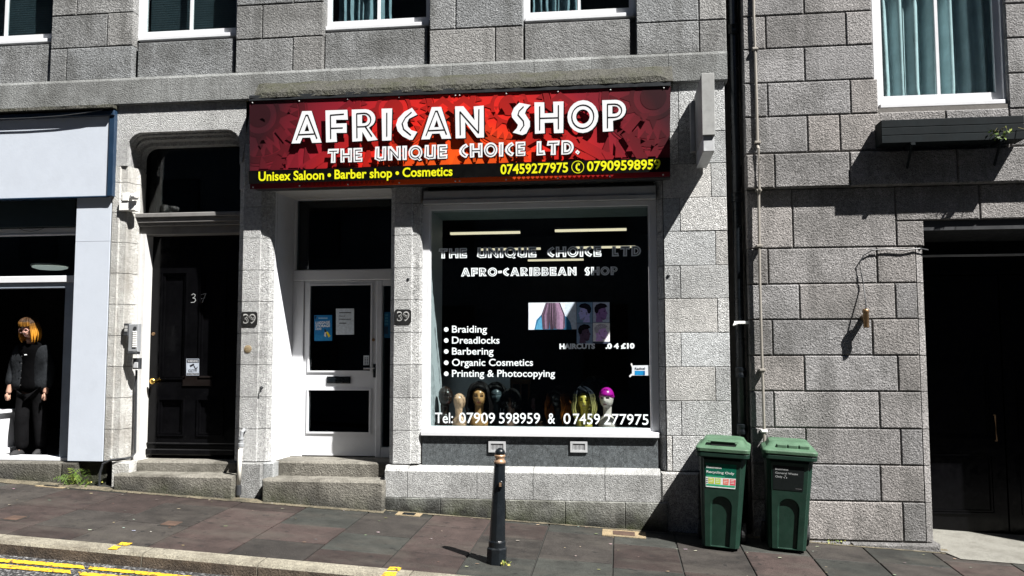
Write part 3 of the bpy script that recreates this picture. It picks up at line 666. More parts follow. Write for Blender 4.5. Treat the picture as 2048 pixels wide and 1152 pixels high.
def put_display(mb, s, fn, x0, y0, x1, y1, cap, off=(0, 0, 0), gap=.10, inline=True, wl_=.035, part='both', inlinefn=None):
    wds = [GL[c][0] for c in s]; tot = sum(wds)+gap*(len(s)-1); x = 0
    for c, wd in zip(s, wds):
        def tr(u, v, f=fn, x=x): t = (x+u)/tot; return f(x0+(x1-x0)*t+off[0], y0+(y1-y0)*t-cap*v+off[1])
        if part in ('both', 'fill'): mb.tris2d(GL[c][1], tr)
        if inlinefn and part in ('both', 'line'):
            old = mb.mi; mb.mi = 1
            for st in GL[c][2]:
                for p, q in zip(st, st[1:]):
                    d = Vector((q[0]-p[0], q[1]-p[1])); d.normalize(); nn = Vector((-d.y, d.x))*wl_/2; e = d*wl_*.3
                    mb.poly([tr(a, b, inlinefn) for a, b in ((p[0]+nn.x-e.x, p[1]+nn.y-e.y), (q[0]+nn.x+e.x, q[1]+nn.y+e.y), (q[0]-nn.x+e.x, q[1]-nn.y+e.y), (p[0]-nn.x-e.x, p[1]-nn.y-e.y))])
            mb.mi = old
        x += wd+gap
# ================================================================ SHOP SIGN
sg0 = P(499, 203, -.235); sgn = Vector((0, -.93, -.09)).normalized()
def SGN(off=0.0): return lambda px, py: onplane(px, py, sg0+sgn*off, sgn)
def sign_mat(name, k):
    mt, t, b, N, L = mat(name); tc = N('ShaderNodeTexCoord'); sp = N('ShaderNodeSeparateXYZ'); L(tc.outputs['Object'], sp.inputs[0])
    # printed gradient: dark maroon at the ends, red in the middle, orange towards the foot
    ax_ = math_(t, 'ABSOLUTE', math_(t, 'SUBTRACT', sp.outputs[0], .05)); e = math_(t, 'DIVIDE', ax_, 2.1)
    f = math_(t, 'ADD', math_(t, 'MULTIPLY', math_(t, 'POWER', e, 1.8), .82), math_(t, 'MULTIPLY', sp.outputs[2], .40))
    f = math_(t, 'ADD', f, math_(t, 'MULTIPLY', math_(t, 'SUBTRACT', noise(t, 2.2, 3), .5), .12))
    r_ = N('ShaderNodeValToRGB'); L(f, r_.inputs[0]); els = r_.color_ramp.elements
    for _ in range(2): els.new(.5)
    for el, (p, c) in zip(els, [(.08, (.90, .10, .004)), (.28, (.72, .016, .008)), (.60, (.25, .009, .020)), (.98, (.045, .007, .012))]): el.position = p; el.color = (c[0]*k, c[1]*k, c[2]*k, 1)
    L(r_.outputs[0], b.inputs['Base Color']); b.inputs['Roughness'].default_value = .5; b.inputs['Specular IOR Level'].default_value = .3
    return mt
M['sign_red'] = sign_mat('sign print', 1.0); M['sign_dark'] = sign_mat('sign print pattern', .56); M['sign_mid'] = sign_mat('sign print pattern light', .78)
sgo = (sg0.x+P(1341, 172, -.235).x)/2
sign = thing('shop_sign', (sgo, -.2, 3.28), 'long red and black AFRICAN SHOP sign with yellow phone numbers above the shop window', 'sign')
sm = MB(); f0 = SGN(0)
TL, TR, BR, BL = f0(499, 203), f0(1341, 172.5), f0(1339.5, 352.5), f0(500, 378)
zS1, zS0 = (TL.z+TR.z)/2, (BL.z+BR.z)/2
def sgp(t, v, o): # t 0..1 along, v 0..1 up
    a = BL.lerp(BR, t); b = TL.lerp(TR, t); return a.lerp(b, v)+sgn*o
fr_ = [sgp(a, b, 0) for a, b in ((0, 0), (1, 0), (1, 1), (0, 1))]; bk = [p+Vector((0, .012, 0)) for p in fr_]
A = [sm.vert(p) for p in fr_]; B = [sm.vert(p) for p in bk]
sm.face(A)
for i in range(4): sm.face((B[i], B[(i+1) % 4], A[(i+1) % 4], A[i]))
lay = [0.0006]
def shape(pts, mi):
    sm.mi = mi; o = lay[0]; lay[0] += .00012
    q = [(min(max(u, 0), LEN), min(max(v, 0), HT)) for u, v in pts]
    sm.poly([sgp(u/LEN, v/HT, o) for u, v in q])
LEN, HT = (TR-TL).length, (TL-BL).length
def ring(cx, cy, r0, r1, mi, n=40):
    sm.mi = mi; o = lay[0]; lay[0] += .00012
    for i in range(n):
        q = [(cx+r_*math.cos(2*PI*a/n), cy+r_*math.sin(2*PI*a/n)) for r_, a in ((r1, i), (r1, i+1), (r0, i+1), (r0, i))]
        if all(u < -.001 or u > LEN or v < 0 or v > HT for u, v in q): continue
        q = [(min(max(u, 0), LEN), min(max(v, 0), HT)) for u, v in q]
        sm.poly([sgp(u/LEN, v/HT, o) for u, v in q])
def teeth(cx, cy, r0, r1, n, mi, inward=False):
    sm.mi = mi; o = lay[0]; lay[0] += .00012
    for i in range(n):
        a = 2*PI*i/n; h = PI/n*.8
        pts = [(cx+r0*math.cos(a-h), cy+r0*math.sin(a-h)), (cx+r0*math.cos(a+h), cy+r0*math.sin(a+h)), (cx+r1*math.cos(a), cy+r1*math.sin(a))]
        if any(u < 0 or u > LEN or v < .17 or v > HT for u, v in pts): continue
        sm.poly([sgp(u/LEN, v/HT, o) for u, v in pts])
for cx, cy, R_ in ((.10, HT-.14, .52), (LEN-.16, HT-.10, .52), (1.50, HT-.13, .42), (LEN-1.55, HT-.13, .42)):
    ring(cx, cy, 0.0, R_*.24, 1, 28); teeth(cx, cy, R_*.40, R_*.62, 12, 1); ring(cx, cy, R_*.36, R_*.44, 1); teeth(cx, cy, R_*.80, R_*.64, 28, 1); ring(cx, cy, R_*.82, R_*.95, 1); ring(cx, cy, R_*.98, R_*1.0, 2)
rr = random.Random(12)
for s_ in (0, 1):                                    # mirrored bands of triangles and chevrons
    fl_ = (lambda u: LEN-u) if s_ else (lambda u: u)
    for i in range(13):
        u = .10+i*.155; h = .10+.02*(i % 4)
        shape([(fl_(u), .20), (fl_(u+.11), .20), (fl_(u+.02+.04*(i % 3)), .20+h*1.4)], 1 if i % 2 else 2)
    for k, (u0, v0, u1, v1, wd) in enumerate(((.55, .17, 1.15, .52, .05), (1.15, .52, 1.55, .30, .05), (.72, .17, 1.2, .44, .03), (.25, .17, .42, .45, .05), (.42, .45, .30, .6, .04), (1.7, .25, 2.05, .50, .05))):
        d = Vector((u1-u0, v1-v0)).normalized(); n_ = Vector((-d.y, d.x))*wd
        shape([(fl_(u0-n_.x), v0-n_.y), (fl_(u1-n_.x), v1-n_.y), (fl_(u1+n_.x), v1+n_.y), (fl_(u0+n_.x), v0+n_.y)], 1 if k % 2 else 2)
    for i in range(44):
        u, v = rr.uniform(.1, 2.1), rr.uniform(.2, HT-.05); q = rr.uniform(.022, .06); a = rr.choice((0, PI, PI/2))
        shape([(fl_(u+q*math.cos(a+PI/2)), v+q*math.sin(a+PI/2)), (fl_(u+q*math.cos(a+PI*7/6)), v+q*math.sin(a+PI*7/6)), (fl_(u+q*math.cos(a-PI/6)), v+q*math.sin(a-PI/6))], rr.choice((1, 2)))
    for k, wd in ((0, .13), (1, .06)):                # nested diamonds
        for u in (2.0, 1.05):
            shape([(fl_(u-wd*1.3), HT-.15), (fl_(u), HT-.15+wd), (fl_(u+wd*1.3), HT-.15), (fl_(u), HT-.15-wd)], 1 if k == 0 else 0)
    for i in range(22):
        u = .55+i*.045; shape([(fl_(u-.02), .03), (fl_(u), .05), (fl_(u+.02), .03), (fl_(u), .01)], 1)
for i in range(9): shape([(LEN/2-.5+i*.12, .17), (LEN/2-.4+i*.12, .17), (LEN/2-.45+i*.12, .28)], 2)
bo = lay[0]+.0004; sm.mi = 3
sm.poly([sgp(0, .055, bo), sgp(1, .048, bo), sgp(1, .205, bo), sgp(0, .205, bo)])
panel = sm.build('panel', [M['sign_red'], M['sign_dark'], M['sign_mid'], M['blackpaint']], sign, recalc=False)
LO = bo+.001
words = [('AFRICAN', 583, 287, 968, 275, 64), ('SHOP', 1023, 269, 1252, 262, 63), ('THE', 655, 326, 725, 323.5, 28), ('UNIQUE', 749, 322, 895, 317, 28.5), ('CHOICE', 918, 316, 1051, 311.5, 28.5), ('LTD.', 1073, 311, 1160, 308, 28.5)]
def word_part(ws):
    lm = MB(); lm.mi = 1
    for s_, a, b, c_, d, cap in ws: put_display(lm, s_, SGN(LO), a, b, c_, d, cap, off=(2.2, 2.2) if cap > 40 else (1.6, 1.6), gap=.13 if cap > 40 else .10)
    lm.mi = 0
    for s_, a, b, c_, d, cap in ws: put_display(lm, s_, SGN(LO+.0015), a, b, c_, d, cap, gap=.13 if cap > 40 else .10, inlinefn=SGN(LO+.003), wl_=.036 if cap > 40 else .045)
    lm.build('lettering', [M['whiteprint'], M['blackpaint']], sign, recalc=False)
for w_ in words: word_part([w_])
fy = SGN(LO+.001)
def ypart(fn):
    ym = MB(); fn(ym); ym.build('lettering', M['yellowprint'], sign, recalc=False)
for s_, a, b, c_, d in (('Unisex Saloon', 517, 361.5, 648, 358.5), ('\u2022', 655, 359, 662, 359), ('Barber shop', 669, 357.5, 784, 354.5), ('\u2022', 791, 355, 798, 355), ('Cosmetics', 805, 353.5, 905, 351)): ypart(lambda ym: put_text(ym, s_, fy, a, b, c_, d, 17.5, .022))
ypart(lambda ym: put_text(ym, '07459277975', fy, 1001, 348, 1136, 344, 18.5, .022)); ypart(lambda ym: put_text(ym, '07909598959', fy, 1174, 342, 1321, 337.5, 18.5, .022))
c0 = (1155.5, 334)
def pxring(mb, fn, cx, cy, r0, r1, n=28, a0=0, a1=360):
    for i in range(n):
        p = [(cx+r_*math.cos(math.radians(a0+(a1-a0)*k/n)), cy-r_*math.sin(math.radians(a0+(a1-a0)*k/n))) for r_, k in ((r0, i), (r1, i), (r1, i+1), (r0, i+1))]
        mb.poly([fn(*q) for q in p])
ym = MB(); pxring(ym, fy, *c0, 11.4, 12.6); pxring(ym, fy, c0[0]+5, c0[1], 6, 9.4, 10, 120, 240)
for dx, dy in ((1.2, -6), (1.2, 6)): ym.poly([fy(c0[0]+dx+a, c0[1]+dy+b) for a, b in ((-2.6, 1.5), (2.2, 3.0), (3.4, -1.2), (-1, -2.8))])
ym.build('phone_symbol', M['yellowprint'], sign, recalc=False)
for t in (.008, .125, .245, .37, .505, .515, .625, .745, .865, .985):
    for v in (.985, .018):
        q = sgp(t, v, .001); s1 = MB(); s1.lathe([(.008, 0), (.008, -.004), (.004, -.007)], q, 8, 'y'); s1.build('screw', M['plastic_white'], sign)
tm = MB(); 
for a, b, o in ((.0, .24, .0), (.24, .50, .002), (.50, 1.0, .0)):
    p0, p1 = sgp(a, 1, 0), sgp(b, 1, 0)
    tm.loft([[p+Vector((0, -.012-o, .004)), p+Vector((0, -.012-o, .055)), p+Vector((0, .02, .075)), p+Vector((0, .05, .004))] for p in (p0, p1)])
tm.build('top_trim', plain('dark flashing', (.05, .055, .06), .35, .6, dirt=.5), sign)
bx = MB(); p0, p1 = sgp(0, 0, 0), sgp(1, 0, 0)
bx.loft([[(x, -.125, zS0+.0), (x, -.21, zS1-.01), (x, .02, zS1-.01), (x, .02, zS0+.0)] for x in (TL.x+.01, TR.x-.01)]); bx.build('backing_box', M['plastic_dark'], sign)
# ================================================================ SHOPFRONT OF THE RED-SIGNED SHOP
sf = thing('shopfront', (X(1000), .1, gz(-1.2, 0)), 'white framed shop window and recessed white door under the long red sign', 'shopfront')
YF = .09; YGL = .108
fx0, fx1 = X(843, 650, YF), X(1316.5, 650, YF); zs1, zs0 = Z(405, 1080, YF), Z(862, 1080, YF)
gx0, gx1 = X(859, 650, YF), X(1301, 650, YF); zg1 = Z(416, 1080, YF)
fm = MB()
fm.box(fx0, gx0, YF, .22, zs0, zs1, .006); fm.box(gx1, fx1, YF, .22, zs0, zs1, .006); fm.box(gx0, gx1, YF+.001, .22, zg1, zs1, .005)
fm.box(gx0-.002, gx1+.002, YF+.008, .2, zs0, zs0+.035, .004)
fm.box(gx0, gx0+.012, YF+.006, YF+.016, zs0+.036, zg1, 0); fm.box(gx1-.012, gx1, YF+.006, YF+.016, zs0+.036, zg1, 0)
fo = fm.build('window_frame', M['white'], sf)
si = MB(); zsl = Z(860, 1080, .03)
sx0, sx1 = X(840, 865), X(1318.5, 868)
si.loft([[(x, .16, zsl), (x, .03, zsl-.02), (x, .018, zsl-.026), (x, .018, zsl-.062), (x, .16, zsl-.062)] for x in (sx0+.004, sx1)]); si.build('sill', M['white'], sf)
rs = MB()
js = [sx0+.01, X(1035, 900, .06), X(1185, 900, .06), sx1-.01]
for a, b in zip(js, js[1:]): k = random.uniform(.9, 1.1); rs.cur = (k, k, k); rs.box(a+.0008, b-.0008, .052, .3, ztp-.05, zsl-.06)
rs.build('stall_riser', M['riser'], sf)
for px in (995, 1158):
    v = MB(); a, b = X(px-17, 893, .07), X(px+17, 893, .07); z0, z1 = Z(904, px, .07), Z(882, px, .07)
    v.prism([[(a, z0), (b, z0), (b, z1), (a, z1)], [(a+.022, z0+.022), (b-.022, z0+.022), (b-.022, z1-.022), (a+.022, z1-.022)]], 'y', .036, .053)
    n = 9
    for i in range(n): x = a+.024+(b-a-.048)*(i+.5)/n; v.box(x-.0035, x+.0035, .042, .051, z0+.02, z1-.02)
    v.build('vent', M['metal'], sf)
# roller shutter housing above the window
sh = MB(); hx0, hx1 = X(845, 390), X(1312, 390)
sh.box(hx0, hx1, .03, .3, Z(403, 1080, .03), Z(376, 1080, .03), .01); sh.box(hx0, hx1, .012, .03, Z(403, 1080, .012), Z(394, 1080, .012), .004)
sh.build('shutter_box', plain('grey shutter housing', (.38, .39, .39), .5, dirt=.4), sf)
sof = MB(); sof.box(X(550, 380, .1), X(783, 380, .1), .05, .62, Z(380, 660, .05), Z(372, 660, .05)); sof.box(X(478, 378), X(1330, 378), .02, .2, Z(372, 800, .02)+.01, zb0-.003); sof.build('soffit', M['white_worn'], sf)
# big glass and its lettering
gm = MB(); gm.box(gx0, gx1, YGL, YGL+.008, zs0+.03, zg1); gmo = gm.build('window_glass', M['glass'], sf)
fw = lambda px, py: P(px, py, YGL-.002); fw2 = lambda px, py: P(px, py, YGL-.003)
def vpart(fn):
    vl = MB(); fn(vl); vl.build('lettering', [M['vinyl'], M['dark']], gmo, recalc=False)
for s_, a, b, c_, d, cap, wl1 in (('THE', 877, 517, 934, 516, 20, .075), ('UNIQUE', 954, 516, 1073, 514.5, 21, .075), ('CHOICE', 1094, 514.5, 1203, 513, 21, .075), ('LTD', 1224, 513, 1282, 512, 20.5, .075), ('AFRO-CARIBBEAN', 922, 553, 1153, 551, 17, .055), ('SHOP', 1169, 551, 1235, 550, 17, .055)):
    vpart(lambda vl: put_display(vl, s_, fw, a, b, c_, d, cap, gap=.10, inlinefn=fw2, wl_=wl1))
for s_, y, x1 in (('Braiding', 665, 974), ('Dreadlocks', 687, 999), ('Barbering', 709, 987), ('Organic Cosmetics', 731.5, 1066), ('Printing & Photocopying', 753.5, 1110)):
    vpart(lambda vl: (put_text(vl, s_, fw, 904, y, x1, y, 13.5, .012), pxring(vl, fw, 892.5, y-6, 0.01, 4.6, 18)))
for s_, x0, y0, x1, y1 in (('Tel:', 870, 846, 906, 846), ('07909', 918, 846, 990, 846.5), ('598959', 998, 846.5, 1080, 847), ('&', 1096, 847, 1110, 847), ('0', 1127, 847.5, 1141, 847.5), ('7459', 1146, 848, 1200, 848.5), ('277975', 1208, 848.5, 1297, 849.5)):
    vpart(lambda vl: put_text(vl, s_, fw, x0, y0, x1, y1, 20.5, .006))
vpart(lambda vl: put_text(vl, 'HAIRCUTS', fw, 1119, 697.5, 1190, 697, 9.5, .05)); vpart(lambda vl: put_text(vl, '.0 4 \u00a310', fw, 1211, 697, 1269, 696.5, 9.5, .05))
# door, frame, fanlight and sidelight in the recess
YD = .52
wf = MB()
dl0 = X(584, 650, YD); dr0 = X(800, 650, YD); zdt = Z(396, 680, YD); zdb = Z(914, 680, YD)
zt0, zt1 = Z(561, 680, YD), Z(539, 680, YD)
xdl, xdr = X(606, 740, YD), X(751, 740, YD)
wf.box(dl0, xdl-.004, YD, YD+.1, zdb, zt0, .006); wf.box(dl0, X(592, 450, YD), YD+.002, YD+.1, zt1, zdt, .004); wf.box(dl0+.002, dr0, YD-.01, YD+.1, zt0+.001, zt1, .008)
wf.box(dl0, dr0, YD, YD+.1, zdt-.012, zdt+.03, .004); wf.box(xdr+.004, X(763, 740, YD), YD, YD+.1, zdb, zt0, .006)
wf.box(X(763, 740, YD)+.001, dr0, YD+.002, YD+.1, zdb, Z(895, 770, YD), .004); wf.box(X(763, 740, YD)+.001, dr0, YD+.002, YD+.1, Z(571, 770, YD), zt0, .004)
wf.build('door_frame', M['white'], sf)
rv = MB(); rx = X(546, 650, .09)
rv.box(rx-.03, rx+.004, .09, .135, zp[-1]+.0, zdt+.05, .004)
rv.loft([[(rx-.02, .136, z), (rx+.002, .136, z), (dl0+.004, YD-.002, z), (dl0-.03, YD-.002, z)] for z in (Z(940, 560, .3), zdt+.05)]); rv.build('reveal_panel', M['white'], sf)
rv = MB(); rv.box(X(783, 650, .1)+.05, X(783, 650, .1)+.08, .3, YD, zdb, zdt+.05); rv.build('reveal_panel', M['white'], sf)
fgl = MB(); fgl.box(X(592, 450, YD), dr0, YD+.05, YD+.056, zt1, zdt-.01); fgl.box(X(763, 740, YD), dr0, YD+.05, YD+.056, Z(895, 770, YD), Z(571, 770, YD)); fgl.build('fanlight', M['glass_dim'], sf)
sd = MB(); z0, z1 = Z(911.5, 680, YD), zt0-.004
gA = (X(618, 650, YD), X(741, 650, YD), Z(742, 680, YD), Z(570, 680, YD)); gB = (X(615, 820, YD), X(738, 820, YD), Z(865, 680, YD), Z(780, 680, YD))
sd.prism([[(xdl, z0), (xdr, z0), (xdr, z1), (xdl, z1)]]+[[(a, c_), (b, c_), (b, d), (a, d)] for a, b, c_, d in (gA, gB)], 'y', YD+.02, YD+.065)
for a, b, c_, d in (gA, gB):
    sd.prism([[(a-.014, c_-.014), (b+.014, c_-.014), (b+.014, d+.014), (a-.014, d+.014)], [(a+.004, c_+.004), (b-.004, c_+.004), (b-.004, d-.004), (a+.004, d-.004)]], 'y', YD+.008, YD+.021)
sd.box(xdl, xdr, YD+.012, YD+.02, z0, z0+.012)
sdo = sd.build('shop_door', M['white'], sf)
dg = MB()
for a, b, c_, d in (gA, gB): dg.box(a, b, YD+.04, YD+.046, c_, d)
dg.build('door_glass', M['glass_dim'], sdo)
lpl = MB(); lpl.box(X(653, 760, YD), X(700, 760, YD), YD+.006, YD+.02, Z(767, 676, YD), Z(753, 676, YD), .004); lpl.box(X(656, 760, YD), X(697, 760, YD), YD+.001, YD+.006, Z(765, 676, YD), Z(757, 676, YD), .002); lpl.build('letter_plate', M['black_iron'], sdo)
hd = MB(); hd.box(X(745.5, 740, YD), X(750.5, 740, YD), YD+.008, YD+.02, Z(755, 748, YD), Z(728, 748, YD), .004); hd.mi = 1
q = P(748, 736.5, YD); hd.tube([q, q+Vector((0, -.045, 0)), P(727, 737, YD-.045)], .009, 8); hd.build('door_handle', [M['black_iron'], M['steel']], sdo)
lk = MB(); lk.lathe([(.018, 0), (.016, -.01), (.004, -.012)], P(747, 679.5, YD+.02), 14, 'y'); lk.build('lock', M['copper'], sdo)
# room behind: floor, ceiling, sides, back, display shelf, white reveal and grey board
rxl, rxr = X(546, 650, .09)-.3, fx1+.25; zfl, zce = -.15, Z(418, 1080, .25)+.02
rm = MB()
rm.box(rxl, rxr, 5.2, 5.25, zfl, 3.6); rm.box(rxl-.05, rxl, YD+.12, 5.2, zfl, 3.6); rm.box(rxr, rxr+.05, .23, 5.2, zfl, 3.6); rm.box(rxl, rxr, .75, 5.2, zfl-.05, zfl); rm.box(rxl, rxr, 1.1, 5.2, 3.45, 3.5)
rm.box(X(846, 650, .1)-.14, X(846, 650, .1)-.1, .35, 1.0, zfl, 3.4)
rm.build('shop_room', M['dark'], sf)
ds = MB(); ds.box(gx0-.02, gx1+.02, .205, .95, zs0-.02, zs0+.005); ds.build('display_shelf', plain('dark display shelf', (.03, .03, .03), .6), sf)
wv = MB(); wv.loft([[(gx0-.004, .20, z), (X(884, 650, .62), .62, z), (X(884, 650, .62)-.03, .62, z), (gx0-.05, .225, z)] for z in (zs0+.006, zg1)])
wv.build('window_reveal', M['white'], sf)
wv = MB(); wv.loft([[(x, .225, zg1-.0), (x, .62, Z(437, 1080, .62)), (x, .62, Z(437, 1080, .62)+.03), (x, .225, zg1+.04)] for x in (gx0, gx1)]); wv.build('window_head', plain('pale green head lining', (.30, .35, .33), .7), sf)
gb = MB(); gb.box(X(884, 800, .9), X(1020, 800, .9), .9, .93, zs0+.006, Z(749, 950, .9)); gb.build('display_board', M['grey_board'], sf)
# ================================================================ LEFT WHITE SHOPFRONT
lf = thing('white_shopfront', (X(60), .05, gz(-6, 0)), 'pale blue-white shopfront with a blank fascia board and navy trim, left of door 37', 'shopfront')
YFa = -.035
fa = MB(); fx_l = X(-420, 300); fxr = X(217, 320, YFa); fz1, fz0 = Z(237, 100, YFa), Z(393, 150, YFa)
fa.box(fx_l, fxr, YFa, .2, fz0, fz1); fa.build('fascia', M['fascia'], lf)
ft_ = MB(); ft_.box(fx_l, X(229, 300, YFa), YFa-.03, .2, fz1+.001, Z(223, 150, YFa-.03), .006); ft_.box(fxr+.002, X(229, 300, YFa), YFa-.015, .2, fz0-.006, fz1, .004); ft_.box(fx_l, fxr+.001, YFa-.01, .2, fz0-.012, fz0-.001); ft_.build('fascia_trim', M['navy'], lf)
cp = MB(); rr = random.Random(8); n = 40
cp.loft([[(x, .1, fz1+.11+j), (x, YFa-.07+j, fz1+.105+j), (x, YFa-.075, fz1+.075), (x, .1, fz1+.075)] for x, j in [(fx_l+(X(229, 300, YFa)+.005-fx_l)*i/n, rr.uniform(-.008, .01)) for i in range(n+1)]]); cp.build('coping', M['moss'], lf)
sp_ = MB(); px0, px1 = X(145, 650, .0), X(214, 650, 0); pz0, pz1 = Z(922, 170), fz0+.02
sp_.box(px0, px1, .0, .3, pz0, Z(483, 170)-.0015); sp_.box(px0, px1, .0, .3, Z(483, 170)+.0015, pz1); sp_.build('side_panel', M['fascia'], lf)
sp_ = MB(); sp_.box(px1+.001, px1+.03, .015, .3, pz0, pz1); sp_.build('edge_strip', M['white_worn'], lf)
YS = .12; fr2 = MB(); xr_ = X(145, 650, .1); xi = X(131, 650, YS)
zz = lambda py: Z(py, 80, YS)
fr2.box(fx_l, xr_, YS, .2, zz(467), zz(456), .004); fr2.box(fx_l, xr_, YS-.008, .2, zz(470.5), zz(467)-.001, .003); fr2.box(fx_l, xr_, YS-.01, .2, zz(565), zz(552), .004)
fr2.build('window_frame', M['white'], lf)
fr2 = MB(); fr2.box(fx_l, xr_, YS-.02, .3, zz(921), zz(914), .004); fr2.build('threshold', M['white'], lf)
fr3 = MB(); fr3.box(xi-.02, xr_, YS+.001, .22, zz(914)+.001, zz(565)-.001, .004); fr3.box(fx_l, xi-.021, YS+.01, .22, zz(576), zz(566), .004); fr3.build('door_frame', plain('blue grey frame', (.25, .29, .34), .4), lf)
g2 = MB(); g2.box(fx_l, xr_, YS+.04, YS+.046, zz(551), zz(471)); g2.box(fx_l, xr_, YS+.04, YS+.046, zz(455), pz1); g2.build('transom_glass', M['glass_dim'], lf)
bp = MB(); bp.box(fx_l, xr_, .07, .3, zz(455)+.0, pz1+.05); bp.build('blind_panel', plain('dark green panel', (.012, .022, .022), .5), lf)
rm = MB(); zf0 = Z(921, 60, YS)-.02
rm.box(fx_l, xr_+.3, 4.0, 4.05, zf0, 3.6); rm.box(xr_+.3, xr_+.35, .2, 4, zf0, 3.6); rm.box(fx_l-.05, fx_l, .2, 4, zf0, 3.6); rm.box(fx_l, xr_+.3, .301, 4, zf0-.05, zf0); rm.box(fx_l, xr_+.3, .25, 4, 3.3, 3.35); rm.build('shop_room', M['dark'], lf)
sb = MB(); r = random.Random(4)
for a, b, k in ((-420, -180, .8), (-180, 124, .7), (124, 156, .35)): blk(sb, X(a, 940), X(b, 940), gz(X(b, 940), 0)-.08, Z(923.5, 60), -.02, .3, r=r, ch=.015, k=k)
blk(sb, X(156, 940, .03), X(210, 940, .03), gz(-5.6, 0)-.08, Z(924, 180), .06, .3, r=r, k=.16); sb.build('base_stone', M['step'], lf)
# rear shells so that no light comes in from behind
rw = MB(); rw.box(xL-2.3, X(1454, 80), 5.6, 5.8, -1, ztop+1.9); rw.box(xL-2.3, X(1454, 80), .31, 5.59, ztop+1.7, ztop+1.9); rw.box(xL-2.3, xL-2.2, .31, 5.6, -1, ztop+1.7); rw.box(X(1454, 80)-.1, X(1454, 80), .51, 5.6, -1, ztop+1.7); rw.build('rear_wall', M['dark'], bl)
fl_ = MB(); fl_.box(xL-2.2, X(1454, 80)-.1, .36, 5.6, zb0+.03, zb0+.2); fl_.build('floor_slab', M['dark'], bl)
rw = MB(); rw.box(xg-.02, XEND+1.4, 5.6, 5.8, -1, zrt+1); rw.box(xg, XEND+1.4, .31, 5.59, zrt+.8, zrt+1); rw.box(XEND+1.3, XEND+1.4, .31, 5.59, -1, zrt+.8); rw.box(xg, XEND+1.3, .31, 5.59, zbb+.1, zbb+.3); rw.box(xg, xg+.1, .51, 5.6, -1, zrt); rw.build('rear_wall', M['dark'], br)
# unseen terrace opposite, added tall and dark to block sky light and darken reflections
ot = MB(); r = random.Random(6)
ot.cur = (.5, .5, .5); ot.box(-40, 40, -13.6, -13.0, -4, 21); ot.mi = 1
for i in range(19):
    for j in range(4): ot.box(-36+i*3.9, -34.9+i*3.9, -12.995, -12.9, .6+j*3.6, 2.8+j*3.6)
struct(ot, 'unseen_terrace', [M['wall'], M['black']])
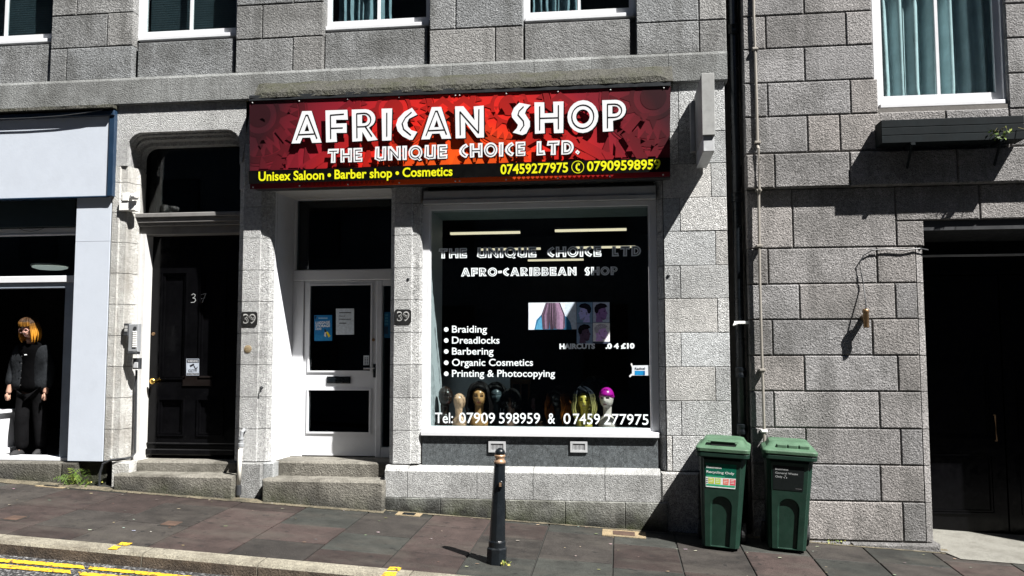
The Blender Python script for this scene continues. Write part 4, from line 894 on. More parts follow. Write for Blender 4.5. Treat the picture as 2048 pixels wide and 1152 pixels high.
# ================================================================ STREET OBJECTS
# ---- wheelie bins
def rrect(hx, hy, z, rad=.045, cx=0, cy=0, n=4):
    pts = []
    for sx, sy, a0 in ((1, -1, -90), (1, 1, 0), (-1, 1, 90), (-1, -1, 180)):
        for i in range(n+1):
            a = math.radians(a0+90*i/n); pts.append(Vector((cx+sx*(hx-rad)+rad*math.cos(a), cy+sy*(hy-rad)+rad*math.sin(a), z)))
    return pts
def make_bin(loc, rotz, tilt, label, slot):
    t = thing('wheelie_bin', loc, label, 'wheelie bin', 'green business wheelie bins'); t.scale = (.865, .95, .89); t.rotation_euler = (0, tilt, rotz)
    W0, W1, D0, D1, H = .185, .232, .20, .275, .93       # half widths, half depths bottom/top
    fy0, fy1 = -.24, -.265                                # front face y at bottom / top
    b = MB(); b.smooth = False
    # back and sides as a loft, front with an arched recess
    rings = []
    for k in range(7):
        f = k/6; hx = W0+(W1-W0)*f; yf = fy0+(fy1-fy0)*f+.02; yb = yf+2*(D0+(D1-D0)*f); z = .02+(H-.02)*f
        rings.append(rrect(hx, (yb-yf)/2, z, .05, 0, (yf+yb)/2))
    b.loft(rings)
    def fp(u, z, o=0): f = z/H; return Vector((u*(W0+(W1-W0)*f), fy0+(fy1-fy0)*f+.02-o, z))
    n = 10; ar = [(-.50, .03)]+[(-.50+.0*i, .03+.36*i/4) for i in range(1, 4)]
    arch_ = [(-.52, .035), (-.50, .42)]+[(-.02+(-.48)*math.cos(math.radians(90*i/6))*1.0, .42+.10*math.sin(math.radians(90*i/6))) for i in range(1, 6)]
    arch_ += [(.0, .52)]+[(.02+.48*math.sin(math.radians(90*i/6)), .42+.10*math.cos(math.radians(90*i/6))) for i in range(1, 6)]+[(.50, .42), (.48, .035)]
    outer = [(-.80, .025), (-.80, .875), (.80, .875), (.80, .025)]
    tri = tessellate_polygon([[Vector((*p, 0)) for p in outer], [Vector((*p, 0)) for p in arch_]])
    fl = outer+arch_; A = [b.vert(fp(u, z, .022)) for u, z in fl]
    for q in tri: b.face([A[i] for i in q])
    m_ = len(arch_); inn = [b.vert(fp(u*.90, z if z < .05 else z-.018, .001)) for u, z in arch_]
    for i in range(m_): j = (i+1) % m_; b.face((A[4+i], A[4+j], inn[j], inn[i]))
    b.face(inn)
    B0 = [b.vert(fp(u*1.06, z+(.02 if z > .1 else 0), -.004)) for u, z in outer]
    for i in range(4): j = (i+1) % 4; b.face((A[i], A[j], B0[j], B0[i]))
    b.build('body', M['green'], t, local=True, bevel=.004)
    # rim under the lid
    rm = MB(); yc = (fy1+.02+(fy1+.02+2*D1))/2
    rm.loft([rrect(W1+.012, D1+.012, .895, .05, 0, yc), rrect(W1+.032, D1+.040, .905, .055, 0, yc-.012), rrect(W1+.034, D1+.042, .94, .055, 0, yc-.012), rrect(W1+.022, D1+.03, .952, .05, 0, yc-.012)]); rm.build('rim', M['green'], t, local=True, bevel=.003)
    ld = MB()
    ld.loft([rrect(W1+.036, D1+.046, .955, .05, 0, yc-.012), rrect(W1+.038, D1+.048, .985, .05, 0, yc-.012), rrect(W1+.030, D1+.040, .995, .05, 0, yc-.012), rrect(W1-.004, D1-.02, 1.015, .05, 0, yc+.01), rrect(W1-.035, D1-.07, 1.06, .05, 0, yc+.03), rrect(W1-.06, D1-.10, 1.068, .05, 0, yc+.03)])
    ld.mi = 1
    if slot:                                              # slot for recycling in the sloping front of the lid
        ld.box(-.12, .12, yc-D1+.004, yc-D1+.06, 1.006, 1.045, .003)
        ld.mi = 0; ld.box(-.15, .15, yc-D1-.004, yc-D1+.05, 1.047, 1.058, .004)
    else:
        ld.mi = 0
        for x in (-.13, -.02, .09): ld.box(x, x+.10, yc-D1+.012, yc-D1+.07, .99, 1.046, .006)
    ld.build('lid', [M['green_lid'], M['rubber']], t, local=True, bevel=.004)
    for s_ in (-1, 1):
        w_ = MB(); w_.lathe([(.085, -.025), (.10, -.018), (.10, .018), (.085, .025)], (s_*(W0+.035), .17, .10), 24, 'x'); wo = w_.build('wheel', M['rubber'], t, local=True)
        h_ = MB(); h_.lathe([(.045, -.03), (.045, .03)], (s_*(W0+.035), .17, .10), 16, 'x'); h_.build('hub', M['plastic_dark'], wo, local=True)
    hn = MB(); yb = yc+D1+.02
    for s_ in (-1, 1): hn.tube([(s_*.20, yb-.02, .93), (s_*.20, yb+.06, 1.0), (s_*.19, yb+.075, 1.01)], .014, 8)
    hn.tube([(-.20, yb+.07, 1.005), (.20, yb+.07, 1.005)], .014, 8); hn.build('handle', M['green'], t, local=True)
    # printed label on the front
    sk_ = MB()
    fs = lambda u, z, o: fp(u, z, .025+o)
    u0, u1, za, zb = (-.72, .62, .605, .84)
    def quad(ua, ub, z0, z1, o, col): sk_.cur = col; sk_.poly([fs(a, z, o) for a, z in ((ua, z0), (ub, z0), (ub, z1), (ua, z1))])
    def label_text(s, u, z, wdt, cap, o, col):
        vs, fc = text_geo(s, .012); a = min(v[0] for v in vs); bb = max(v[0] for v in vs); sk_.cur = col
        ids = [sk_.vert(fs(u+wdt*(x-a)/(bb-a), z+cap*y/CAPH, o)) for x, y in vs]
        for f in fc: sk_.face([ids[i] for i in f])
    wt = (.62, .64, .62)
    if slot:
        quad(u0, u1, za, zb, .0, (.004, .09, .055)); quad(u0+.0, u1, za, za+.10, .0006, (.62, .66, .64))
        label_text('Business', u0+.04, .79, .66, .022, .0012, wt); label_text('Recycling Only', u0+.04, .743, 1.22, .022, .0012, wt)
        quad(u0+.02, u1-.02, za+.012, za+.03, .0012, (.02, .30, .15)); quad(u0+.02, u1-.5, za+.10, za+.115, .0012, (.02, .25, .12))
        for q, (cu, col) in enumerate(((u0+.12, (.45, .50, .03)), (u0+.42, (.40, .55, .06)), (u0+.78, (.62, .12, .08)), (u0+1.08, (.60, .07, .10)))):
            quad(cu, cu+.25, za+.035, za+.092, .0012, col)
            for z_ in (.05, .065, .08): quad(cu+.03, cu+.2, za+z_, za+z_+.004, .0018, (.8, .8, .75))
        for z_ in (.04, .058, .076): quad(u0+.02, u0+.09, za+z_, za+z_+.008, .0012, (.02, .03, .03))
    else:
        quad(u0, u1, za-.0, zb+.0, .0, (.006, .008, .008)); wt = (.28, .29, .29)
        label_text('Business', u0+.10, .797, .56, .018, .0012, wt); label_text('General Waste', u0+.10, .76, .98, .018, .0012, wt); label_text('Only', u0+.10, .723, .31, .018, .0012, wt)
        sk_.cur = wt
        for q in range(3):                                 # recycling triangle of three bent arrows
            a0 = math.radians(90+120*q); cx, cz, rr_ = u0+.54, .731, .017
            p = [(cx+rr_*5*math.cos(a0+d)*k, cz+rr_*math.sin(a0+d)*k) for d, k in ((-.5, 1), (.5, 1), (.5, .55), (-.5, .55))]
            sk_.poly([fs(x, z, .0012) for x, z in p])
        quad(u1-.34, u1-.06, .624, .628, .0012, (.12, .12, .12))
    sk_.build('sticker', M['var'], t, local=True, recalc=False)
    return t
def ground_pt(px, py): q = G(px, py); return q
q1, q2 = G(1446, 1103), G(1577, 1107)
make_bin((q1.x+.012, q1.y+.235, gz(q1.x, q1.y+.25)), math.radians(-9), .045, 'green wheelie bin with a lid slot and a Business Recycling Only sticker', True)
make_bin((q2.x+.02, q2.y+.235, gz(q2.x, q2.y+.25)), math.radians(-7), .05, 'green wheelie bin with a black Business General Waste Only sticker', False)
# ---- bollard
q = G(993, 1126); bz = gz(q.x, q.y)
bo_ = thing('bollard', (q.x, q.y, bz), 'black cast iron bollard with a gold ring near the top, alone on the pavement', 'bollard')
bo_.scale = (.92, .92, .885); bo_.rotation_euler = (0, math.radians(1.9), 0)
b = MB()
b.loft([[(q.x+rr_*math.cos(PI/8+PI/4*i), q.y+rr_*math.sin(PI/8+PI/4*i), bz+z) for i in range(8)] for rr_, z in ((.088, -.03), (.088, .13), (.078, .145))])
b.build('foot', M['black_iron'], bo_, bevel=.004)
b = MB(); n = 24
prof = [(.074, .145), (.074, .19), (.069, .20), (.066, .205), (.046, .86), (.049, .865), (.049, .875)]
rings = []
for r0, z in prof: rings.append([(q.x+r0*(1+(.05 if (i % 3 == 0 and .2 < z < .87) else 0))*math.cos(2*PI*i/n), q.y+r0*(1+(.05 if (i % 3 == 0 and .2 < z < .87) else 0))*math.sin(2*PI*i/n), bz+z) for i in range(n)])
b.loft(rings); b.build('shaft', M['black_iron'], bo_)
b = MB(); b.smooth = True; b.lathe([(.046, .875), (.052, .885), (.050, .90), (.040, .91), (.040, .93), (.048, .94), (.046, .952), (.036, .955)], (q.x, q.y, bz), 24); b.build('ring', M['gold'], bo_)
b = MB(); b.smooth = True; b.lathe([(.036, .953), (.044, .965), (.042, .985), (.032, 1.0), (.014, 1.012), (.002, 1.015)], (q.x, q.y, bz), 24); b.build('cap', M['black_iron'], bo_)
b = MB(); ez = .70
def ell(rx, rz, y, n=14): return [(q.x+.022+rx*math.cos(2*PI*i/n), y-.0, bz+ez+rz*math.sin(2*PI*i/n)) for i in range(n)]
b.loft([ell(.022, .034, q.y-.044), ell(.022, .034, q.y-.066), ell(.017, .028, q.y-.070)]); b.mi = 1
for zz_ in (-.012, 0, .012): b.box(q.x+.012, q.x+.03, q.y-.074, q.y-.068, bz+ez+zz_-.004, bz+ez+zz_+.004)
b.build('crest', [M['black_iron'], M['gold']], bo_)
# ---- drainpipe in the gap
xg_ = lambda py: X(1473 if py < 400 else 1478, py, .12)
dp = thing('drainpipe', (X(1476, 600, .12), .12, gz(1, 0)), 'black cast iron drainpipe in the dark gap between the two granite houses', 'drainpipe')
b = MB(); b.smooth = True; xx = X(1476, 500, .12); b.tube([(xx, .12, gz(1, 0)), (xx, .12, 2.5), (xx, .12, 7.5)], .043, 16); b.build('pipe', M['black_iron'], dp)
for py in (60, 395, 745, 858):
    b = MB(); z = Z(py, 1476, .12); b.lathe([(.045, -.05), (.055, -.045), (.055, -.02), (.05, 0), (.055, .02), (.055, .045), (.045, .05)], (xx, .12, z), 16); b.build('collar', M['black_iron'], dp)
b = MB(); z = Z(645, 1483, .08); b.box(xx-.06, xx+.12, .05, .07, z-.015, z+.012, .004); b.tube([(xx-.05, .05, z), (xx-.07, .03, z-.03), (xx-.02, .02, z-.01)], .008, 6); b.build('bracket', M['plastic_white'], dp)
# ---- conduit on the right building
cd = thing('cable_conduit', (X(1520, 880), -.02, Z(885, 1528)), 'thin pale cable conduit clipped up the left edge of the pinkish granite house', 'conduit')
b = MB(); pts = [(1506.5, -60), (1507.5, 30), (1510, 100), (1513, 200), (1515, 283), (1515.2, 292), (1515.4, 299), (1517.2, 381), (1517.4, 389), (1518, 450), (1519.5, 560), (1523, 690), (1526, 780), (1528, 850), (1529, 888)]
b.tube([P(a, c_, -.022)+Vector((0, -.045 if 295 < c_ < 385 else 0, 0)) for a, c_ in pts], .0135, 8); b.build('pipe', M['conduit'], cd)
b = MB(); b.tube([P(1529, 898, -.02), P(1530, 915, -.02)+Vector((0, .0, 0)), (P(1531, 1060).x, -.02, gz(X(1531, 1060), 0))], .010, 8); b.build('lower_cable', M['plastic_dark'], cd)
for c_ in (98, 285, 381, 492, 740, 862, 894):
    a = next(p[0]+(c_-p[1])*(q_[0]-p[0])/(q_[1]-p[1]) for p, q_ in zip(pts, pts[1:]+[(1529.5, 920)]) if p[1] <= c_ <= q_[1])
    p = P(a, c_, -.02); b = MB(); b.box(p.x-.028, p.x+.028, -.042, .03, p.z-.012, p.z+.012, .005); b.build('clip', M['plastic_white'] if c_ > 850 else M['conduit'], cd)
# ---- wall lamp with its cable
wlp = thing('wall_lamp', P(1732, 655, -.06), 'small copper cylinder wall lamp hanging by a looping black cable on the right granite pier', 'lamp')
b = MB(); b.smooth = True; p = P(1732, 637, -.07); b.lathe([(.0, -.085), (.024, -.085), (.026, -.08), (.026, .05), (.03, .055), (.03, .08), (.018, .09), (.0, .09)], p, 18); b.build('body', M['copper'], wlp)
b = MB(); b.tube([P(1732, 617, -.07), P(1731, 600, -.05), P(1727, 570, .005), P(1722, 545, .012), P(1719, 525, .012), P(1728, 510, .012), P(1745, 500, .01), P(1775, 498, .012), P(1810, 500, .012), P(1840, 497, .02), P(1856, 500, .07)], .006, 6); b.build('cable', M['plastic_dark'], wlp)
b = MB(); b.box(p.x-.02, p.x+.02, -.05, .03, p.z-.01, p.z+.03, .004); b.build('bracket', M['copper'], wlp)
# ---- window box
wbx0, wbx1 = X(1763, 262, -.22), X(2049, 250, -.22); wz1, wz0 = Z(240, 1763, -.22), Z(287, 1763, -.22)
wb = thing('window_box', ((wbx0+wbx1)/2, -.12, wz0), 'long dark slatted window box fixed below the tall window of the right house', 'planter')
b = MB(); hh = (wz1-wz0)/3
for i in range(3): b.box(wbx0, wbx1, -.22, -.20, wz0+i*hh+.002, wz0+(i+1)*hh-.002, .003)
for x in (wbx0, wbx1-.02): b.box(x+.001, x+.019, -.199, -.02, wz0+.002, wz1-.002)
b.box(wbx0+.02, wbx1-.02, -.199, -.02, wz0+.004, wz0+.02); b.box(wbx0+.02, wbx1-.02, -.03, -.015, wz0+.02, wz1-.004)
b.build('box', M['box_paint'], wb)
for f in (.22, .84):
    x = wbx0+(wbx1-wbx0)*f; b = MB(); b.box(x-.02, x+.02, -.225, -.02, wz0-.025, wz0-.001, .003); b.tube([(x, -.19, wz0-.02), (x, -.02, wz0-.22)], .012, 6); b.box(x-.015, x+.015, -.03, .0, wz0-.26, wz0-.02); b.build('bracket', M['box_paint'], wb)
def leafy(mb, c, n, sp, up, ls, rr, cols=((.13, .20, .03), (.20, .24, .04), (.07, .12, .02))):
    for _ in range(n):
        o = Vector(c)+Vector((rr.gauss(0, sp[0]), rr.gauss(0, sp[1]), abs(rr.gauss(0, sp[2])))); d = Vector((rr.uniform(-1, 1), rr.uniform(-1, .6), rr.uniform(-.2, 1)+up)).normalized(); l = ls*rr.uniform(.6, 1.3)
        s_ = d.cross(Vector((rr.uniform(-1, 1), rr.uniform(-1, 1), rr.uniform(-1, 1)))).normalized()*l*.22; k = rr.choice(cols); f = rr.uniform(.7, 1.4); mb.cur = tuple(x*f for x in k)
        mid = o+d*l*.5; mb.poly([o, mid+s_, o+d*l-Vector((0, 0, l*.15)), mid-s_])
rr = random.Random(21)
tp = MB(); c = P(2030, 270, -.20)
for i in range(5):
    a = c+Vector((rr.uniform(-.18, .12), rr.uniform(-.05, .04), .06)); e = a+Vector((rr.uniform(-.15, .12), -.06, rr.uniform(-.16, -.02)))
    tp.cur = (.10, .09, .03); tp.tube([a, (a+e)/2+Vector((0, -.03, .03)), e], .003, 4); leafy(tp, e, 7, (.03, .02, .02), -.2, .05, rr)
tag(tp.build('trailing_plant', M['leaf'], recalc=False), 'green leafy plant trailing over the right end of the dark window box', 'plant')
# ---- projecting sign seen edge-on
ps = thing('projecting_sign', (X(1418, 225), -.35, Z(305, 1415, -.4)), 'weathered white projecting sign seen edge-on, bolted to the wall right of the long red sign', 'sign')
b = MB(); x0, x1 = X(1404, 230, -.75), X(1430, 230, -.75); zt_, zm_ = Z(146, 1415, -.75), Z(270, 1415, -.75); zb_ = Z(298, 1415, -.73)
b.loft([[(x0, -.75, z), (x1, -.75, z), (x1, .0, z), (x0, .0, z)] for z in (zm_, zt_)])
b.build('case', plain('weathered grey-white casing', (.27, .275, .27), .6, varn=.2, dirt=.55), ps, bevel=.004)
b = MB(); b.box(x0+.008, x1-.008, -.73, -.02, zb_-.02, zm_-.002, .004); b.build('lower_tray', M['metal'], ps)
b = MB(); b.box(x0-.045, x0-.002, -.08, .0, Z(306, 1405, 0), Z(205, 1405, 0), .003); b.box(x1+.001, x1+.012, -.06, .0, Z(306, 1430, 0), Z(230, 1430, 0), .003); b.build('wall_bracket', M['metal'], ps)
# ---- white vent pipe beside the pilaster
vp = thing('vent_pipe', (X(478, 990, -.1), -.1, gz(-3.9, -.1)), 'cream waste pipe with grey fittings rising from the pavement beside door 37', 'pipe')
p0 = P(477, 990, -.09); b = MB(); b.tube([p0, P(477.5, 970, -.09)], .026, 12); b.build('socket', M['plastic_dark'], vp)
b = MB(); b.smooth = True; b.tube([P(477.5, 971, -.09), P(479, 930, -.09), P(481, 896, -.09)], .0215, 12); b.build('pipe', M['pipe'], vp)
b = MB(); b.lathe([(.024, -.035), (.03, -.03), (.03, .0), (.022, .005), (.022, .035), (.028, .04), (.026, .055)], P(482, 887, -.09), 14); b.tube([P(482.5, 876, -.09), P(484, 864, -.085), P(488, 860, -.05), P(489, 862, .01)], .017, 10); b.build('tap_fitting', M['plastic_grey'], vp)
# ---- items on the jamb of number 37
def wallbox(name, x0, y0, x1, y1, Y, dep, m_, label, cat):
    t = thing(name, P((x0+x1)/2, y1, Y), label, cat); b = MB(); a, c_ = P(x0, y1, Y), P(x1, y0, Y); b.box(a.x, c_.x, Y-dep, Y, a.z, c_.z, .006); b.build('case', m_, t); return t, a, c_
t, a, c_ = wallbox('intercom', 262, 648, 283, 703, .055, .06, M['plastic_grey'], 'tall grey intercom with a column of white call buttons on the jamb of door 37', 'intercom')
b = MB(); b.lathe([(.018, 0), (.018, -.004)], ((a.x+c_.x)/2+.02, -.006, c_.z-.045), 14, 'y'); b.build('speaker', M['plastic_dark'], t)
for i in range(9): b = MB(); z = c_.z-.085-i*.019; b.box((a.x+c_.x)/2-.002, c_.x-.012, -.013, -.005, z-.0065, z+.0065, .002); b.build('button', M['plastic_white'], t)
b = MB(); b.box(a.x+.006, c_.x-.006, -.02, .055, a.z-.03, a.z-.001, .006); b.build('base', M['plastic_dark'], t)
t, a, c_ = wallbox('key_safe', 252, 647, 262, 672, .03, .05, M['plastic_dark'], 'small black key safe with white slots on the intercom\'s left side', 'key safe')
for i in range(4): b = MB(); z = c_.z-.03-i*.016; b.box(a.x+.014, c_.x-.008, -.025, -.019, z-.003, z+.003); b.build('slot', M['plastic_white'], t)
t, a, c_ = wallbox('key_lockbox', 270, 716, 284, 738, .10, .05, M['plastic_dark'], 'dark key lockbox with a pale face hanging below the intercom', 'key safe')
b = MB(); b.box(a.x+.012, c_.x-.012, .043, .051, a.z+.012, c_.z-.045, .003); b.build('cover', M['metal'], t)
t, a, c_ = wallbox('security_light', 247, 404, 280, 424, .06, .09, M['plastic_white'], 'white junction box and dome camera high on the left jamb of door 37', 'camera')
b = MB(); a2, c2 = P(248, 404, .0), P(262, 387, .0); b.box(a2.x, c2.x, -.04, .06, a2.z+.004, c2.z, .005); b.build('upper_box', M['plastic_white'], t)
b = MB(); b.smooth = True; p = P(268, 393, -.03); b.tube([p+Vector((-.03, .02, 0)), p+Vector((.03, -.02, 0))], .034, 14); b.lathe([(.0, -.04), (.02, -.036), (.03, -.02), (.034, 0), (.03, .02), (.0, .035)], p+Vector((.03, -.02, 0)), 14); b.build('dome', M['plastic_white'], t)
# cables on the left
def cable(pts, r_, label, m_='plastic_dark', name='cable'):
    b = MB(); b.tube(pts, r_, 6); return tag(b.build(name, M[m_]), label, 'cable')
cable([P(x, y, -.09) for x, y in ((-60, 262), (0, 238), (60, 236), (120, 232), (170, 226), (205, 219))], .006, 'thin black cable slung along the top of the white fascia board')
cable([P(x, y, .05) for x, y in ((0, 396), (40, 400), (80, 399), (120, 394), (140, 391))], .004, 'thin cable drooping beneath the white fascia board')
cable([P(x, y, .10) for x, y in ((35, 455), (48, 461), (62, 463), (75, 461), (88, 456))], .003, 'short wire loop hanging over the white transom rail of the left shop')
cable([P(198, 975, -.02), P(200, 945, -.03), P(206, 928, -.035), P(222, 920, -.03), P(250, 917, .0), P(264, 914, .10), P(270, 905, .13), P(271, 860, .14), P(272, 800, .14), P(273, 740, .13)], .013, 'black cable running round the foot of the left jamb of door 37')
# ---- painted numbers and small fixings on the pilasters
def plaque(cx, cy, s, label):
    t = thing('number_plate', P(cx, cy+14, 0), label, 'number plate')
    a, c_ = P(cx-16.5, cy+14.5, 0), P(cx+16.5, cy-14.5, 0); hx, hz = (c_.x-a.x)/2, (c_.z-a.z)/2; mx = (a+c_)/2; n = []
    for sx, sz, a0 in ((1, -1, -90), (1, 1, 0), (-1, 1, 90), (-1, -1, 180)):
        for i in range(5): an = math.radians(a0+22.5*i); n.append((mx.x+sx*(hx-.025)+.025*math.cos(an), mx.z+sz*(hz-.025)+.025*math.sin(an)))
    b = MB(); b.prism([n], 'y', -.008, .01); b.build('plate', plain('chipped black enamel', (.008, .008, .008), .5, dirt=0, varn=.4), t)
    b = MB(); f = lambda px, py: P(px, py, -.010); put_text(b, '39', f, cx-12, cy+8.5, cx+12.5, cy+8.5, 18, .02); b.mi = 1; f = lambda px, py: P(px, py, -.0112); put_text(b, '39', f, cx-10.5, cy+7, cx+11, cy+7, 15, -.018)
    b.build('numerals', [plain('worn silver paint', (.34, .34, .33), .7, varn=.5), M['blackpaint']], t, recalc=False)
plaque(498.5, 638, 0, 'black 39 number plate on the pilaster left of the shop door, above a tan disc'); plaque(806, 633, 0, 'black 39 number plate on the pilaster between shop door and window')
b = MB(); b.lathe([(.042, .0), (.04, -.008), (.02, -.012), (.001, -.012)], P(496, 698, .004), 16, 'y'); tag(b.build('wall_disc', M['tan_stone']), 'small round tan disc on the pilaster below the left 39 plate', 'disc')
for px, py, s_ in ((816.5, 558, 'small dark fixing hole plug on the middle pilaster below the sign shadow'), (1337, 551, 'small dark plug on the granite strip right of the shop window'), (523, 775, 'small black hook on the pilaster left of the shop door')):
    b = MB(); p = P(px, py, .0 if px != 523 else .02); b.lathe([(.016, .01), (.015, -.006), (.006, -.01), (.001, -.01)], p, 10, 'y')
    if px == 523: b.tube([p, p+Vector((.01, -.03, 0)), p+Vector((.005, -.03, -.05))], .007, 6)
    tag(b.build('wall_plug' if px != 523 else 'wall_hook', M['plastic_dark']), s_, 'fixing')
# ---- posters, notices, signs
def flatpanel(name, fn, pts, label, cat, base, extra=None, m_=None):
    t = thing(name, fn((pts[0][0]+pts[2][0])/2, pts[2][1], 0), label, cat); b = MB(); b.cur = base
    A = [fn(px, py, 0) for px, py in pts]; B = [v+Vector((0, .0015, 0)) for v in A]
    ia = [b.vert(v) for v in A]; ib = [b.vert(v) for v in B]; b.face(ia)
    for i in range(4): b.face((ib[i], ib[(i+1) % 4], ia[(i+1) % 4], ia[i]))
    if extra: extra(b, fn)
    b.build('sheet', M['var'], t, recalc=False); return t
def rect(b, fn, x0, y0, x1, y1, o, col): b.cur = col; b.poly([fn(x, y, o) for x, y in ((x0, y1), (x1, y1), (x1, y0), (x0, y0))])
def pg(b, fn, pts, o, col):
    b.cur = col; tri = tessellate_polygon([[Vector((p[0], -p[1], 0)) for p in pts]]); ids = [b.vert(fn(*p, o)) for p in pts]
    for q in tri: b.face([ids[i] for i in q])
def tx(b, fn, s, x0, y0, x1, y1, cap, o, col, bold=.01): b.cur = col; put_text(b, s, lambda px, py: fn(px, py, o), x0, y0, x1, y1, cap, bold)
fdoor = lambda px, py, o: P(px, py, YD+.037-o)
def lug(b, fn):
    w_ = (.75, .8, .82)
    rect(b, fn, 629, 670, 664, 681, .0008, (.02, .20, .42)); tx(b, fn, 'LUGGAGE', 631, 648.5, 659.5, 647, 5, .0016, w_, .03); tx(b, fn, 'STORAGE', 631, 655, 660, 653.5, 5, .0016, w_, .03); tx(b, fn, 'HERE', 631, 660, 643, 659.5, 3.5, .0016, w_, .02)
    rect(b, fn, 637, 635.5, 655, 637, .0016, (.4, .55, .62))
    pg(b, fn, [(648, 659), (651, 658), (655, 668), (652, 670)], .0016, (.02, .03, .04)); pg(b, fn, [(649, 665), (652, 664), (652, 674), (648, 672)], .0020, (.6, .6, .55)); pg(b, fn, [(652, 664), (655, 663), (661, 672), (657, 675)], .0024, (.75, .60, .02)); pg(b, fn, [(629, 632), (634, 632), (630, 640)], .0016, (.02, .04, .07))
flatpanel('poster', fdoor, [(628.5, 682), (664, 681.5), (664, 630), (628.5, 630.5)], 'blue LUGGAGE STORAGE HERE poster taped inside the shop door glass', 'poster', (.015, .16, .38), lug)
def note(b, fn):
    k = (.03, .03, .035)
    rect(b, fn, 678.5, 624.6, 702, 626.2, .0012, k); tx(b, fn, 'Please call', 678.5, 633, 690, 633, 2.1, .0012, k, .02); tx(b, fn, '07909598959', 678.5, 640, 701.5, 640, 2.4, .0012, k); rect(b, fn, 678.5, 645.6, 692.5, 647.2, .0012, k)
flatpanel('notice', fdoor, [(672, 669.5), (708, 669), (708, 617), (672, 617.5)], 'white paper notice with printed lines inside the shop door glass', 'notice', (.55, .60, .64), note)
def hours(b, fn):
    for i in range(5):
        rect(b, fn, 729, 715+i*3, 732, 716.5+i*3, .0012, (.03, .04, .05)); rect(b, fn, 733.5, 715+i*3, 736.5, 716.5+i*3, .0012, (.03, .04, .05))
flatpanel('keypad_notice', fdoor, [(726.5, 730.5), (738, 730), (738.5, 711), (727, 711)], 'small white card of dark squares low in the shop door glass', 'card', (.5, .53, .56), hours)
def side(b, fn):
    for i in range(4): rect(b, fn, 769.5, 628+i*6, 776, 632+i*6, .001, (.06, .24, .36))
    rect(b, fn, 769.5, 653, 776, 668, .001, (.03, .06, .10))
flatpanel('poster', lambda px, py, o: P(px, py, YD+.047-o), [(768.6, 676), (784, 676), (784, 624), (768.6, 624)], 'blue poster edge behind the narrow sidelight right of the shop door', 'poster', (.02, .12, .24), side)
fwin = lambda px, py, o: P(px, py, YGL-.0015-o)
def dread(b, fn):
    rect(b, fn, 1130, 605.5, 1152, 658, .0004, (.50, .58, .66))
    pg(b, fn, [(1069, 659), (1073, 640), (1082, 630), (1096, 628), (1122, 628), (1134, 634), (1141, 645), (1144, 659)], .0008, (.03, .14, .26))
    pg(b, fn, [(1071, 659), (1076, 642), (1083, 634), (1086, 659)], .0012, (.08, .28, .45))
    r3 = random.Random(5)
    for i in range(26):
        f = i/25; xt = 1093+26*f; xb2 = 1086+43*f+r3.uniform(-2, 2); wd_ = r3.uniform(1.0, 1.7); k = r3.choice(((.13, .09, .13), (.06, .04, .06), (.28, .18, .27), (.20, .13, .20), (.03, .02, .03)))
        xm = (xt+xb2)/2+(f-.5)*10
        pg(b, fn, [(xt-wd_, 605.5), (xt+wd_, 605.5), (xm+wd_*1.3, 630), (xb2+wd_, 658.5-r3.uniform(0, 4)), (xb2-wd_, 658.5), (xm-wd_*1.3, 630)], .0012+i*.00008, k)
flatpanel('poster', fwin, [(1057, 659.5), (1153, 658.5), (1152.5, 604.5), (1057, 605.5)], 'window poster of long dreadlocks seen from behind over a blue denim jacket', 'poster', (.62, .68, .76), dread)
def cuts(b, fn):
    tiles = ((1153.5, 604.5, 1185, 645.5, (.13, .22, .32), (.34, .38, .48), (.010, .010, .02), -1), (1186, 604.5, 1219, 645, (.32, .36, .44), (.20, .13, .22), (.015, .010, .02), 1), (1153.5, 646.5, 1185, 687, (.14, .20, .28), (.07, .05, .06), (.010, .008, .012), 1), (1186, 646, 1219.5, 683, (.55, .58, .68), (.50, .36, .58), (.48, .44, .50), 1))
    for x0, y0, x1, y1, bgc, skin, hair, d in tiles:
        bgc = tuple(min(.8, v*1.5) for v in bgc); skin = (min(.8, skin[0]*1.5), skin[1]*1.3, min(.85, skin[2]*1.8))
        rect(b, fn, x0, y0, x1, y1, .0004, bgc); W_, H_ = x1-x0, y1-y0
        X_ = lambda u: (x0+u*W_) if d > 0 else (x1-u*W_)
        face = [(.16, .98), (.20, .70), (.12, .45), (.16, .25), (.40, .14), (.68, .20), (.78, .34), (.80, .42), (.90, .56), (.82, .60), (.84, .68), (.80, .72), (.80, .82), (.66, .88), (.56, .86), (.60, .98)]
        hr = [(.10, .46), (.08, .28), (.20, .12), (.45, .04), (.74, .08), (.88, .20), (.74, .27), (.52, .30), (.36, .36), (.30, .52), (.20, .56)]
        ear = [(.34, .48), (.42, .48), (.42, .62), (.36, .62)]
        pg(b, fn, [(X_(u), y0+v*H_) for u, v in face], .0008, skin); pg(b, fn, [(X_(u), y0+v*H_) for u, v in hr], .0012, hair); pg(b, fn, [(X_(u), y0+v*H_) for u, v in ear], .0014, tuple(c*.6 for c in skin))
        pg(b, fn, [(X_(u), y0+v*H_) for u, v in ((.64, .43), (.75, .41), (.75, .45), (.65, .47))], .0014, tuple(c*.25 for c in skin)); pg(b, fn, [(X_(u), y0+v*H_) for u, v in ((.46, .70), (.66, .80), (.76, .80), (.66, .88), (.5, .84))], .0014, tuple(c*.65 for c in skin))
        for i in range(5):
            u = .22+i*.12; pg(b, fn, [(X_(u), y0+(.20-.02*i)*H_), (X_(u+.02), y0+(.19-.02*i)*H_), (X_(u+.16), y0+(.28-.025*i)*H_)], .0016, tuple(c*1.9+.02 for c in hair))
flatpanel('poster', fwin, [(1153, 688.5), (1220, 687), (1219.5, 603.5), (1153, 604)], 'window poster of four men\'s side-view haircuts in purple tint', 'poster', (.05, .06, .09), cuts)
